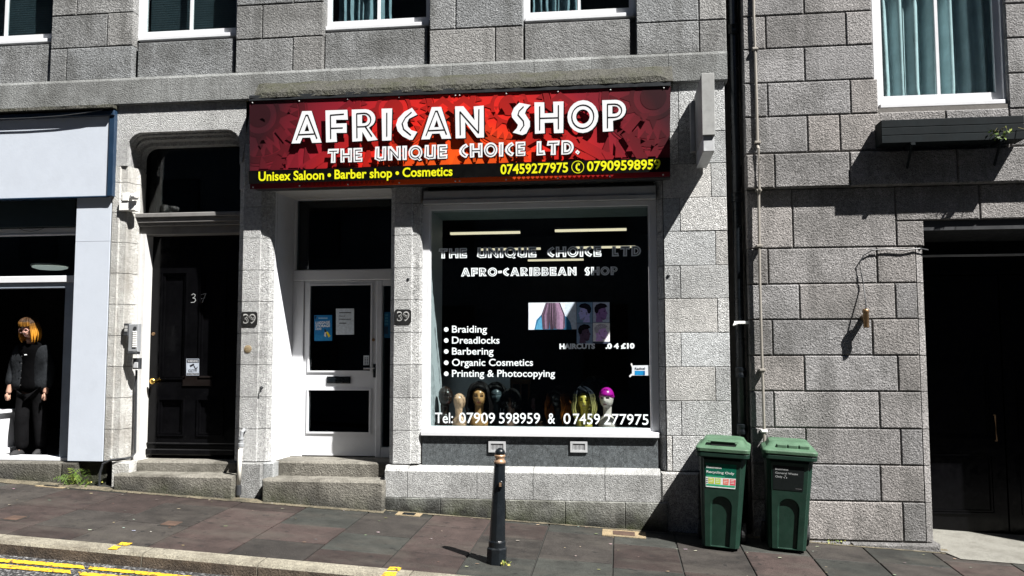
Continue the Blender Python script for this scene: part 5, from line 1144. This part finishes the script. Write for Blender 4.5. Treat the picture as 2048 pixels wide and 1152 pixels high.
def rad(b, fn):
    tx(b, fn, 'Radical', 1269.5, 739.5, 1290, 739, 4.3, .0012, (.02, .02, .03), .02); rect(b, fn, 1269.5, 741.5, 1290, 750, .0012, (.01, .20, .45)); rect(b, fn, 1286.5, 741.5, 1290, 750, .0016, (.01, .10, .26))
    pg(b, fn, [(1261, 728), (1264, 726), (1266, 733), (1264, 735)], .0004, (.6, .6, .6)); pg(b, fn, [(1258, 752), (1263, 747), (1265, 750), (1260, 755)], .0004, (.6, .6, .6))
flatpanel('notice', fwin, [(1264, 751), (1301, 751), (1301, 730.5), (1264, 731)], 'small taped card with a blue block and the word Radical at the window\'s right edge', 'card', (.55, .58, .62), rad)
fcc = lambda px, py, o: P(px, py, Yd-.016-o)
def cctv(b, fn):
    k = (.02, .02, .025); rect(b, fn, 373.5, 718.5, 397.5, 725.5, .0008, k); tx(b, fn, 'WARNING', 375, 724.3, 396, 724.3, 4.2, .0016, (.5, .52, .55), .01); tx(b, fn, 'CCTV', 376.5, 744, 394.5, 744, 4.8, .0012, k, .03); rect(b, fn, 373.5, 746, 397.5, 750, .0008, k); tx(b, fn, 'IN OPERATION', 375, 749.2, 396, 749.2, 2.3, .0016, (.5, .52, .55))
    pg(b, fn, [(379, 731), (387, 727), (389, 730), (381, 734)], .0012, k); pg(b, fn, [(387, 732), (388.5, 731), (392, 737), (394, 733), (395.5, 734), (393, 739), (390, 738)], .0012, k)
flatpanel('warning_sign', fcc, [(372.5, 751), (398, 751), (398, 717.5), (372.5, 717.5)], 'small white WARNING CCTV sign screwed to black door 37', 'sign', (.36, .40, .46), cctv)
b = MB(); f37 = lambda px, py: P(px, py, Yd-.004)
def chalk(pts, wd_=1.2):
    for p, q_ in zip(pts, pts[1:]):
        d = Vector((q_[0]-p[0], q_[1]-p[1])).normalized(); n = Vector((-d.y, d.x))*wd_/2; b.poly([f37(p[0]+n.x, p[1]+n.y), f37(q_[0]+n.x+d.x*.4, q_[1]+n.y+d.y*.4), f37(q_[0]-n.x+d.x*.4, q_[1]-n.y+d.y*.4), f37(p[0]-n.x, p[1]-n.y)])
chalk([(383, 590), (387, 587.5), (391, 590), (389, 594), (385.5, 596), (390, 597), (391.5, 601), (388, 604.5), (382, 605)]); chalk([(399, 590), (404, 589), (412, 587), (408, 596), (404.5, 605)]); chalk([(402.5, 597.5), (410, 595.5)], .9)
b.build('number', M['greyprint'], dl, recalc=False)
# ================================================================ INSIDE THE SHOP WINDOW
def prof_interp(tab, z):
    for (za, *a), (zb, *b_) in zip(tab, tab[1:]):
        if z <= zb:
            f = (z-za)/(zb-za); f = max(0, min(1, f)); f = f*f*(3-2*f)*.5+f*.5; return [x+(y-x)*f for x, y in zip(a, b_)]
    return list(tab[-1][1:])
# z, half width, half depth, centre y offset (front is -y)
BUST = [(0, .088, .055, .01), (.03, .095, .058, .01), (.085, .092, .056, .01), (.12, .066, .048, .014), (.14, .043, .042, .018), (.19, .045, .042, .022), (.222, .047, .044, .022), (.236, .044, .060, .006), (.25, .056, .074, -.002), (.28, .066, .086, -.003), (.32, .073, .092, .0), (.36, .070, .090, .004), (.395, .052, .068, .008), (.418, .026, .034, .01), (.424, .002, .003, .01)]
def head_mesh(mb, sc, paint, rows=46, nseg=36, tab=BUST, z_from=0):
    g = lambda v, c_, s_: math.exp(-((v-c_)/s_)**2)
    R_ = []
    for i in range(rows+1):
        z = z_from+(tab[-1][0]-z_from)*i/rows; hx, hy, cy = prof_interp(tab, z); row = []
        for j in range(nseg):
            a = 2*PI*j/nseg-PI/2; x, y = hx*math.cos(a), hy*math.sin(a)+cy
            if y < cy and .225 < z < .40:
                fr = max(0, -math.sin(a))**2; u = x
                y -= .021*g(u, 0, .010)*(g(z, .296, .016)+.35*g(z, .318, .02))+.006*g(u, 0, .022)*g(z, .262, .010)+.007*g(u, 0, .02)*g(z, .238, .010)
                y += .014*(g(u, .031, .014)+g(u, -.031, .014))*g(z, .322, .012)*fr
                y -= .004*(g(u, .03, .022)+g(u, -.03, .022))*g(z, .342, .008)*fr
            row.append(mb.vert(Vector((x, y, z))*sc))
        R_.append(row)
    sm_ = mb.smooth; mb.smooth = True
    for i in range(rows):
        for j in range(nseg):
            k = (j+1) % nseg; zc_ = z_from+(tab[-1][0]-z_from)*(i+.5)/rows; a = 2*PI*(j+.5)/nseg-PI/2; x = prof_interp(tab, zc_)[0]*math.cos(a)
            mb.cur = paint(x, zc_, math.sin(a) < 0); mb.face((R_[i][j], R_[i][k], R_[i+1][k], R_[i+1][j]))
    mb.face(R_[0][::-1]); mb.smooth = sm_
def face_paint(skin, lips, eye, brow=None):
    def f(x, z, front):
        if front:
            if abs(x) < .022 and .252 < z < .270: return lips
            if .014 < abs(x) < .044 and .314 < z < .328: return eye
            if .012 < abs(x) < .048 and .342 < z < .350: return brow or eye
        return skin
    return f
def wig(mb, sc, length, root, tip, rr, n=110, bangs=0, open_=.45, vol=1.0, curl=.0, part=.0, cz=.335):
    """strands combed from the crown over an ellipsoid, then hanging"""
    mb.smooth = True
    for i in range(n):
        az = 2*PI*i/n+rr.uniform(-.03, .03); fa = abs((az-1.5*PI+PI) % (2*PI)-PI)   # angle from the front (-y)
        front = fa < open_; lay_ = rr.uniform(.94, 1.08)*vol
        pts = []; cr = Vector((part, .01, 0)); L_ = length*rr.uniform(.78, 1.1)
        ex, ey, ez = .083*lay_, .102*lay_, .092*lay_
        if front and not bangs: continue
        end = 14 if not (front and bangs) else 7
        ph = rr.uniform(0, 6)
        for k in range(end+1):
            if k <= 6:
                th = math.radians(8+88*k/6); p = Vector((ex*math.sin(th)*math.cos(az)+part*(1-k/6), ey*math.sin(th)*math.sin(az)+.006, cz+ez*math.cos(th)))
                if front and bangs: p.z = cz+ez*math.cos(th*.74)
            else:
                f = (k-6)/8; p = Vector((ex*math.cos(az)*(1+.16*math.sin(f*PI)*vol-.1*f)+curl*math.sin(f*9+ph), ey*math.sin(az)*(1+.10*math.sin(f*PI)-.05*f)+.006+curl*math.cos(f*9+ph), cz-.010-L_*f))
                if front and bangs: p = pts[-1]+Vector((0, -.002, -.012))
            pts.append(p)
        if front and bangs: pts = pts[:end+1]
        pts = [p*sc for p in pts]; k1 = rr.uniform(.6, 1.4)
        seg = len(pts); r0 = .0075*sc*rr.uniform(.8, 1.2); rings = []
        for k, p in enumerate(pts):
            d = (pts[min(k+1, seg-1)]-pts[max(k-1, 0)]).normalized(); u = d.cross(Vector((math.cos(az), math.sin(az), .2))).normalized(); v = d.cross(u); rr_ = r0*(1 if k < seg-3 else (seg-k)/3.2)
            rings.append([mb.vert(p+u*rr_*c1+v*rr_*c2*.5) for c1, c2 in ((1, 0), (0, 1), (-1, 0), (0, -1))])
        for k, (A_, B_) in enumerate(zip(rings, rings[1:])):
            f = min(1, max(0, (k-3)/8)); mb.cur = tuple((a*(1-f)+b_*f)*k1 for a, b_ in zip(root, tip))
            for q_ in range(4): mb.face((A_[q_], A_[(q_+1) % 4], B_[(q_+1) % 4], B_[q_]))
    mb.cur = tuple(c_*.6 for c_ in root)
    nn = 20; rings = []
    for k in range(6):
        ths = [math.radians(4+(82-40*max(0, -math.sin(2*PI*j/nn))**2)*k/5) for j in range(nn)]; rings.append([Vector((.076*vol*math.sin(th)*math.cos(2*PI*j/nn)+part*(1-k/5), .093*vol*math.sin(th)*math.sin(2*PI*j/nn)+.008, cz+.004+.087*vol*math.cos(th)))*sc for j, th in enumerate(ths)])
    mb.loft(rings)
shz = zs0+.006
def mannequin(px, ytop, Y, yaw, label, skin, lips, eye, hair=None, cap_=None, zsc=None):
    zt_ = P(px, ytop, Y).z; x = P(px, 850, Y).x; hgt = zt_-shz; sc = hgt/(.424 if not hair else .44)
    if zsc: sc = zsc
    t = thing('mannequin_head', (x, Y, zt_-.424*sc if zsc else shz), label, 'mannequin head', 'mannequin heads in the shop window'); t.rotation_euler = (0, 0, math.radians(yaw))
    b = MB(); head_mesh(b, sc, face_paint(skin, lips, eye)); b.build('bust', M['varsatin'], t, local=True, recalc=False)
    if hair: h_ = MB(); wig(h_, sc, rr=random.Random(int(px)), **hair); h_.build('wig', M['hair'], t, local=True, recalc=False)
    if cap_:
        c_ = MB(); c_.smooth = True; c_.cur = cap_; nn = 24; rings = []
        for k in range(7):
            th = math.radians(2+90*k/6); rings.append([Vector((.0785*math.sin(th)*math.cos(2*PI*j/nn), .099*math.sin(th)*math.sin(2*PI*j/nn)+.003, .345-(.022 if math.sin(2*PI*j/nn) > .0 else 0)*k/6+.088*math.cos(th)))*sc for j in range(nn)])
        c_.loft(rings, cap=True); c_.cur = tuple(v*.7 for v in cap_); c_.lathe([(.079*sc, -.012*sc), (.083*sc, -.006*sc), (.083*sc, .006*sc), (.079*sc, .012*sc)], (0, .002*sc, .335*sc), 24); c_.build('cap', M['varsatin'], t, local=True, recalc=False)
    return t
K = (.004, .0035, .0035)
mannequin(891, 772, .36, 28, 'bald glossy black-brown mannequin head at the left end of the window row', (.020, .011, .008), (.09, .03, .03), (.05, .04, .04))
mannequin(919, 786, .34, 165, 'bare beige mannequin head turned away, second from the left', (.62, .38, .24), (.62, .38, .24), (.62, .38, .24))
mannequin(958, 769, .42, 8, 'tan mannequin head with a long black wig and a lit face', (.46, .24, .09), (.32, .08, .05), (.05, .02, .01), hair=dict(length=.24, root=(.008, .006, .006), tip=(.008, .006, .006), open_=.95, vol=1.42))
mannequin(992, 768, .60, 10, 'dark grey mannequin head with a black wig, before the grey board', (.03, .04, .045), (.05, .06, .06), (.09, .11, .12), hair=dict(length=.22, root=K, tip=K, open_=.9, vol=1.3))
mannequin(1022, 782, .52, 0, 'mannequin head under a big round black afro wig', (.28, .17, .13), (.2, .08, .08), (.05, .03, .03), hair=dict(length=.10, root=K, tip=K, open_=.2, vol=1.42, bangs=1, n=150, curl=.012))
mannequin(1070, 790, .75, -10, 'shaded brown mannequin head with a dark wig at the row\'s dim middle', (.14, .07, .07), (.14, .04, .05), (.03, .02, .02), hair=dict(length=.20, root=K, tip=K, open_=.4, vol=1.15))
mannequin(1116, 778, .48, -25, 'black mannequin head with a long auburn and orange wig', (.012, .010, .010), (.03, .03, .03), (.04, .04, .04), hair=dict(length=.27, root=(.010, .007, .006), tip=(.42, .12, .015), open_=.8, vol=1.45, curl=.008))
mannequin(1169, 779, .36, -2, 'yellow mannequin head wearing a dark-rooted blonde wig', (.66, .52, .10), (.35, .20, .04), (.08, .06, .01), hair=dict(length=.20, root=(.010, .012, .018), tip=(.62, .52, .18), open_=.72, vol=1.45, part=-.025))
mannequin(1214, 776, .34, -14, 'white-faced mannequin head in a shiny magenta cap at the row\'s right end', (.74, .62, .56), (.30, .12, .14), (.10, .05, .07), cap_=(.44, .008, .30))
# salon chair back behind the heads
ch = thing('salon_chair', (X(1192, 850, 1.3), 1.3, zfl), 'dark rounded salon chair back behind the blonde and magenta mannequin heads', 'chair')
b = MB(); b.smooth = True; cx_ = X(1190, 800, 1.3); z0, z1 = zs0-.45, Z(752, 1190, 1.3)
out = [(cx_-.19, z0), (cx_-.19, z1-.2)]+[(cx_+.19*math.cos(math.radians(180-15*i)), z1-.2+.2*math.sin(math.radians(15*i))) for i in range(1, 12)]+[(cx_+.19, z1-.2), (cx_+.19, z0)]
b.prism([out], 'y', 1.27, 1.40); b.build('backrest', plain('black vinyl', (.012, .02, .026), .25), ch, bevel=.03)
b = MB(); b.box(cx_-.24, cx_+.24, 1.0, 1.4, z0-.12, z0-.02, .02); b.build('seat', M['rubber'], ch); b = MB(); b.lathe([(.25, 0), (.25, .03), (.04, .06), (.04, z0-.12-zfl)], (cx_, 1.25, zfl), 20); b.build('pedestal', M['steel'], ch)
# brown shelf unit glimpsed in the dark behind
su = thing('wooden_stand', (X(1050, 850, 1.6), 1.6, zfl), 'dim brown wooden stand in the shadows behind the mannequin heads', 'stand')
for a, b_ in ((1022, 1026), (1040, 1043), (1056, 1060)): b = MB(); b.box(X(a, 800, 1.6), X(b_, 800, 1.6), 1.58, 1.62, zfl, Z(768, 1040, 1.6)); b.build('post', plain('brown wood', (.16, .08, .03), .6), su)
b = MB(); b.box(X(1021, 800, 1.6), X(1061, 800, 1.6), 1.57, 1.66, Z(768, 1040, 1.6)+.001, Z(758, 1040, 1.6)); b.build('top', plain('brown wood top', (.16, .08, .03), .6), su)
# strip lights on the shop ceiling (depth follows from the ceiling height)
zc_l = 3.02
for (x0, y0, x1, y1), lb in (((901, 467.5, 1040, 464.5), 'front left warm strip light on the shop ceiling, seen through the window'), ((1110, 462, 1253, 458.5), 'front right warm strip light on the shop ceiling'), ((959, 499, 1081, 497.5), 'second-row strip light crossing the lettering UNIQUE'), ((1145, 496, 1271, 493), 'second-row strip light crossing the lettering CHOICE LTD'), ((1056, 521, 1167, 519), 'farthest strip light, just below the lettering UNIQUE CHOICE')):
    a = onplane(x0, y0, Vector((0, 0, zc_l)), Vector((0, 0, 1))); e = onplane(x1, y1, Vector((0, 0, zc_l)), Vector((0, 0, 1))); yy = min((a.y+e.y)/2, 4.9)
    a, e = P(x0, y0, yy), P(x1, y1, yy); t = thing('strip_light', ((a.x+e.x)/2, yy, min(a.z, e.z)), lb, 'ceiling light', 'strip lights on the shop ceiling')
    zz_ = (a.z+e.z)/2; b = MB(); b.box(a.x, e.x, yy-.03, yy+.03, zz_-.012, zz_+.012, .006); b.build('tube', M['led'], t); b = MB(); b.box(a.x, e.x, yy-.04, yy+.04, zz_+.013, zz_+.04); b.build('housing', M['plastic_dark'], t)
# left shop: round lamp, white counter
t = thing('ceiling_lamp', P(100, 545, 1.5), 'white round ceiling lamp inside the left shop, above the open doorway', 'ceiling light')
b = MB(); b.smooth = True; p = P(100, 534, 1.5); b.lathe([(.0, -.03), (.14, -.03), (.20, -.012), (.20, .0), (.19, .004)], p, 28); b.build('diffuser', M['lamp_glow'], t); b = MB(); b.lathe([(.215, .006), (.215, .028), (.1, .034), (0, .034)], p, 28); b.build('rim', M['plastic_white'], t)
t = thing('display_counter', P(-30, 920, .25), 'white counter end at the left edge of the open doorway', 'counter')
b = MB(); b.box(X(-160, 860, .28), X(1, 860, .28), .2, .5, zz(913)+.0, Z(826, 0, .28), .01); b.build('carcass', M['white'], t); b = MB(); b.box(X(-160, 860, .28), X(8, 860, .28), .19, .52, Z(826, 0, .28)+.001, Z(820, 0, .28), .006); b.box(X(-160, 900, .28), X(8, 900, .28), .19, .5, zz(913)-.0, Z(897, 0, .28), .006); b.build('worktop', M['white'], t)
# ================================================================ PERSON IN THE DOORWAY
def skin_obj(name, nodes, edges, m_, parent, sub=2, root=0):
    me = bpy.data.meshes.new(name); me.from_pydata([n[:3] for n in nodes], edges, []); o = bpy.data.objects.new(name, me); C.objects.link(o)
    o.modifiers.new('skin', 'SKIN'); md = o.modifiers.new('sub', 'SUBSURF'); md.levels = sub; md.render_levels = sub
    me.skin_vertices.new() if not me.skin_vertices else None
    for v, n in zip(me.skin_vertices[0].data, nodes): v.radius = (n[3], n[4] if len(n) > 4 else n[3])
    me.skin_vertices[0].data[root].use_root = True
    bpy.context.view_layer.update(); ev = o.evaluated_get(bpy.context.evaluated_depsgraph_get()); me2 = bpy.data.meshes.new_from_object(ev)
    bpy.data.objects.remove(o); o = bpy.data.objects.new(name, me2); C.objects.link(o); o.parent = parent; me2.materials.clear(); me2.materials.append(m_)
    for p in me2.polygons: p.use_smooth = True
    ORG[o.name] = ORG[parent.name]; return o
Yp = .40; pb = P(56, 914, Yp); ptop = P(67, 641, Yp).z; HT_ = ptop-pb.z
# local frame: x right, -y towards the street, z up from the threshold; standing height HT_
pe = thing('person', (pb.x, Yp, pb.z), 'person with orange bob and glasses in an open dark jacket in the left doorway', 'person'); S_ = HT_/1.52; pe.scale = (.93, 1, 1)
def n_(x, y, z, r, r2=None): return (x*S_, y*S_, z*S_, r*S_, (r2 or r)*S_)
skin_m = plain('skin', (.34, .20, .145), .6, varn=.08, spec=.2)
body = [n_(0, .02, .82, .06, .05), n_(.0, .01, .98, .09, .06), n_(.01, -.01, 1.12, .11, .07), n_(.015, -.03, 1.19, .045, .045), n_(.02, -.055, 1.29, .048, .05), n_(.025, -.085, 1.34, .05, .055),
        n_(-.15, -.005, 1.15, .02), n_(-.21, 0, .97, .045), n_(-.235, -.05, .76, .033), n_(-.238, -.07, .70, .024, .034),
        n_(.18, -.005, 1.15, .02), n_(.22, .02, .97, .045), n_(.22, -.02, .76, .033), n_(.22, -.04, .70, .024, .034),
        n_(-.085, .02, .72, .06), n_(-.07, -.05, .42, .045), n_(-.06, -.03, .10, .03), n_(-.06, -.10, .035, .03, .022),
        n_(.085, .03, .72, .06), n_(.10, .04, .42, .045), n_(.11, .10, .10, .03), n_(.12, .03, .035, .03, .022)]
be = [(0, 1), (1, 2), (2, 3), (3, 4), (4, 5), (3, 6), (6, 7), (7, 8), (8, 9), (3, 10), (10, 11), (11, 12), (12, 13), (0, 14), (14, 15), (15, 16), (16, 17), (0, 18), (18, 19), (19, 20), (20, 21)]
bo2 = skin_obj('body', body, be, skin_m, pe)
# fingers of both hands
fg = MB(); fg.smooth = True
for sx, base in ((-1, Vector((-.238, -.072, .685))), (1, Vector((.22, -.042, .685)))):
    for k in range(4):
        o = base+Vector((-.008*sx*0+(k-1.5)*.004, (k-1.5)*.016, 0)); l = (.05, .058, .055, .044)[k]
        fg.tube([(o+Vector((0, 0, .01)))*S_, (o+Vector((-.004*sx, -.006, -l*.55)))*S_, (o+Vector((.004*sx*-1+.01, -.008, -l)))*S_], .0085*S_, 6, .0065*S_)
    o = base+Vector((.014, -.03, .02)); fg.tube([o*S_, (o+Vector((.012, -.018, -.022)))*S_, (o+Vector((.014, -.022, -.045)))*S_], .0095*S_, 6, .0075*S_)
fg.build('hand', skin_m, pe, local=True)
# head, tilted down
hs = MB(); HEADT = [(z-.225, a, b_, c_) for z, a, b_, c_ in BUST if z >= .19]
tab2 = [(z, a, b_, c_) for z, a, b_, c_ in BUST if z >= .19]
head_mesh(hs, 1.0, face_paint((.38, .22, .16), (.34, .10, .09), (.05, .03, .03), (.15, .08, .03)), tab=tab2, z_from=.19)
hw = MB(); wig(hw, 1.0, .155, (.035, .018, .008), (.70, .31, .035), random.Random(31), n=190, bangs=1, open_=.80, vol=1.14, cz=.345)
# bright ends over the crown too
gl_ = MB()
for sx in (-1, 1):
    for k in range(16): 
        a0, a1 = 2*PI*k/16, 2*PI*(k+1)/16; gl_.tube([(sx*.036+.028*math.cos(a0), -.100, .318+.022*math.sin(a0)), (sx*.036+.028*math.cos(a1), -.100, .318+.022*math.sin(a1))], .0038, 4)
    gl_.tube([(sx*.062, -.098, .322), (sx*.078, -.02, .325)], .002, 4)
gl_.tube([(-.009, -.102, .32), (.009, -.102, .32)], .002, 4)
rot = Matrix.Translation(Vector((.025, -.075, 1.34))*S_) @ Matrix.Rotation(math.radians(13), 4, 'X') @ Matrix.Scale(.98*S_, 4) @ Matrix.Translation((0, 0, -.232))
for mb_ in (hs, hw, gl_): mb_.v = [rot @ v for v in mb_.v]
hs.build('head', M['varsatin'], pe, local=True, recalc=False); hw.build('hair', M['hair'], pe, local=True, recalc=False); gl_.build('glasses', plain('rose metal', (.6, .35, .3), .3, .3), pe, local=True)
den = plain('washed black denim', (.013, .0145, .0165), .9, varn=.45, bumpy=.012, bscale=22, spec=.06)
top_ = skin_obj('top', [n_(0, .01, .70, .165, .125), n_(.0, .005, .98, .145, .105), n_(.01, -.015, 1.12, .165, .11), n_(.015, -.035, 1.225, .11, .085), n_(.02, -.05, 1.27, .066, .066), n_(-.13, -.015, 1.19, .075), n_(.15, -.015, 1.19, .075)], [(0, 1), (1, 2), (2, 3), (3, 4), (3, 5), (3, 6)], plain('black cotton', (.0022, .0022, .0025), .95, spec=.02, bumpy=.01, bscale=14), pe)
lg = MB(); f = lambda x, z: Vector((x*S_, -.128*S_, z*S_)); lg.poly([f(.0, 1.13), f(.035, 1.132), f(.035, 1.142), f(.0, 1.14)]); lg.build('emblem', M['whiteprint'], pe, local=True, recalc=False)
jk = skin_obj('jacket', [n_(-.125, -.005, .72, .09, .15), n_(-.12, -.005, .98, .088, .135), n_(-.105, -.015, 1.13, .085, .125), n_(-.075, -.02, 1.235, .065, .09), n_(-.165, -.01, 1.19, .084), n_(-.225, .0, .98, .074), n_(-.245, -.04, .78, .062)], [(0, 1), (1, 2), (2, 3), (2, 4), (4, 5), (5, 6)], den, pe)
jk2 = skin_obj('jacket', [n_(.145, -.005, .72, .075, .15), n_(.14, -.005, .98, .075, .135), n_(.13, -.015, 1.13, .075, .125), n_(.105, -.02, 1.235, .06, .09), n_(.185, -.01, 1.19, .08), n_(.235, .02, .98, .07), n_(.232, -.01, .78, .06)], [(0, 1), (1, 2), (2, 3), (2, 4), (4, 5), (5, 6)], den, pe)
jd = MB()
for k in range(5): jd.lathe([(.007, 0), (.006, -.004), (.001, -.005)], Vector((-.04, -.118, .80+k*.08))*S_, 8, 'y')
jd.build('button', M['steel'], pe, local=True)
tro = skin_obj('trousers', [n_(0, .02, .80, .14, .12), n_(-.085, .02, .70, .098), n_(-.07, -.045, .42, .082), n_(-.06, -.03, .07, .078), n_(.085, .03, .70, .098), n_(.10, .04, .42, .08), n_(.11, .09, .07, .076)], [(0, 1), (1, 2), (2, 3), (0, 4), (4, 5), (5, 6)], plain('charcoal trousers', (.0045, .0045, .005), .95, varn=.4, bumpy=.014, bscale=12, spec=.03), pe)
for x, y in ((-.06, -.09), (.12, .05)):
    sh_ = MB(); sh_.smooth = True; sh_.loft([[Vector((x+a*.05, y+b_*.12, z))*S_ for a, b_ in [(math.cos(2*PI*i/14), math.sin(2*PI*i/14)-.15) for i in range(14)]] for z in (.0, .025)]); sh_.mi = 1
    sh_.loft([[Vector((x+a*.047*k, y+b_*.115*k+(1-k)*.04, z))*S_ for a, b_ in [(math.cos(2*PI*i/14), math.sin(2*PI*i/14)-.15) for i in range(14)]] for z, k in ((.026, 1), (.05, .95), (.085, .65))]); sh_.build('shoe', [M['plastic_white'], M['rubber']], pe, local=True)
# ================================================================ SMALL THINGS ON THE GROUND
def cover(px, py, wpx, label, m_, surround=None, ln=.16):
    q_ = G(px, py); w_ = (G(px+wpx/2, py)-G(px-wpx/2, py)).length
    t = thing('access_cover', q_, label, 'cover')
    def slab(hx, hy, dz, name, mm):
        b = MB(); sub_ = 0
        A_ = [b.vert((q_.x+x, q_.y+y, gz(q_.x+x, q_.y+y)+dz)) for x, y in ((-hx, -hy), (hx, -hy), (hx, hy), (-hx, hy))]; B_ = [b.vert((q_.x+x, q_.y+y, gz(q_.x+x, q_.y+y)-.01)) for x, y in ((-hx, -hy), (hx, -hy), (hx, hy), (-hx, hy))]
        b.face(A_)
        for i in range(4): b.face((B_[i], B_[(i+1) % 4], A_[(i+1) % 4], A_[i]))
        b.build(name, mm, t)
    if surround: slab(w_*.5, ln*.5, .005, 'surround', surround); slab(w_*.25, ln*.3, .009, 'lid', m_)
    else: slab(w_*.54, ln*.56, .004, 'frame', M['joint']); slab(w_*.46, ln*.44, .008, 'lid', m_)
cover(30, 1037, 34, 'small rusty metal cover near the left edge of the pavement', M['rust']); cover(343, 1048, 36, 'small rusty metal cover in the pavement before door 37', M['rust']); cover(818, 1029, 50, 'small dark cover in a tan stone patch before the shop plinth', M['black_iron'], M['tan_stone'], .14); cover(1248, 1068, 82, 'rust-stained round cover in a broken concrete patch beside the bins\' shadow', M['rust'], M['tan_stone'], .24); cover(108, 972, 66, 'tan stone patch with a dark slot below the weeds', M['black_iron'], M['tan_stone'], .17)
rr = random.Random(17)
wd = MB()
for _ in range(26):
    o = P(rr.uniform(140, 190), 952, -.03); o = Vector((o.x, rr.uniform(-.16, -.02), 0)); o.z = gz(o.x, o.y)+.01; tip = o+Vector((rr.uniform(-.14, .14), rr.uniform(-.14, .02), rr.uniform(.04, .17)))
    k = rr.choice(((.12, .19, .03), (.19, .24, .05), (.07, .12, .02))); wd.cur = k
    for s_ in range(7):
        f = s_/7; c = o.lerp(tip, f)+Vector((0, 0, .05*math.sin(f*PI))); d = (tip-o).normalized(); sd_ = d.cross(Vector((0, -1, .3))).normalized()
        for sg_ in (-1, 1): l = .035*(1-f*.6); wd.poly([c, c+sd_*sg_*l*.6+d*l*.3, c+sd_*sg_*l+d*l*.7-Vector((0, 0, .006)), c+d*l*.5])
tag(wd.build('weed', M['leaf'], recalc=False), 'fern-like green weed growing at the foot of the white side panel', 'weed')
for px, py, n, sx, lb in ((100, 962, 26, .10, 'low straggling weeds at the foot of the left shop\'s base stone'), (190, 968, 26, .06, 'small leafy weeds beside the black cable near door 37\'s step'), (415, 985, 16, .10, 'thin weeds along the foot of door 37\'s lower step'), (540, 993, 14, .09, 'yellow-green weeds in the corner between pilaster and shop step'), (1085, 1041, 30, .10, 'yellowish weeds at the foot of the shop plinth behind the bollard'), (1150, 1048, 20, .10, 'sparse weeds at the damp foot of the shop plinth'), (1012, 1131, 22, .022, 'tiny green weed at the right side of the bollard\'s foot'), (1672, 1088, 22, .05, 'small yellow-green weeds below the base of the right granite pier')):
    b = MB(); q_ = G(px, py); leafy(b, (q_.x, q_.y-.02, q_.z+.004), n, (sx, .02, .012), .5, .032, rr, ((.20, .23, .04), (.28, .26, .06), (.10, .15, .03))); tag(b.build('weed', M['leaf'], recalc=False), lb, 'weed')
lt = MB()
for _ in range(120):
    x, y = rr.uniform(-6.5, 3.6), rr.uniform(KERB_Y1, -.12)
    if rr.random() < .25: y = rr.uniform(-.28, -.12)
    k = rr.choice(((.22, .20, .16), (.30, .285, .25), (.15, .125, .075))); lt.cur = tuple(c*rr.uniform(.6, 1.1) for c in k); s_ = rr.uniform(.006, .017); a0 = rr.uniform(0, 6); el = rr.uniform(.4, .9)
    lt.poly([(x+s_*math.cos(a0+2*PI*i/6)*(1+.3*rr.random()), y+s_*el*math.sin(a0+2*PI*i/6), gz(x, y)+.0055+rr.uniform(0, .003)) for i in range(6)])
lo_ = lt.build('litter', M['litter'], recalc=False); lo_['kind'] = 'stuff'; tag(lo_, 'scattered pale leaf scraps and litter flecks over the pavement', 'litter')
# mortar and sand line along the wall foot
mf = MB(); n = 120
for (xa_, xe_) in ((-7, 2.95),):
    for i in range(n):
        x0 = xa_+(xe_-xa_)*i/n; x1 = xa_+(xe_-xa_)*(i+1)/n; y0 = -.20 if x0 < X(770, 1000) else -.10
        if x0 > 1: y0 = -.02
        j = rr.uniform(.0, .03); mf.poly([(x0, y0-j, gz(x0, y0)+.0035), (x1, y0-rr.uniform(.0, .03), gz(x1, y0)+.0035), (x1, y0+.1, gz(x1, y0)+.02), (x0, y0+.1, gz(x0, y0)+.02)])
mo = mf.build('wall_foot_mortar', granite('dirty foot mortar', (.11, .095, .065), .01, 50, .5, .8, (.02, .02, .014), 6), recalc=False); mo['kind'] = 'structure'
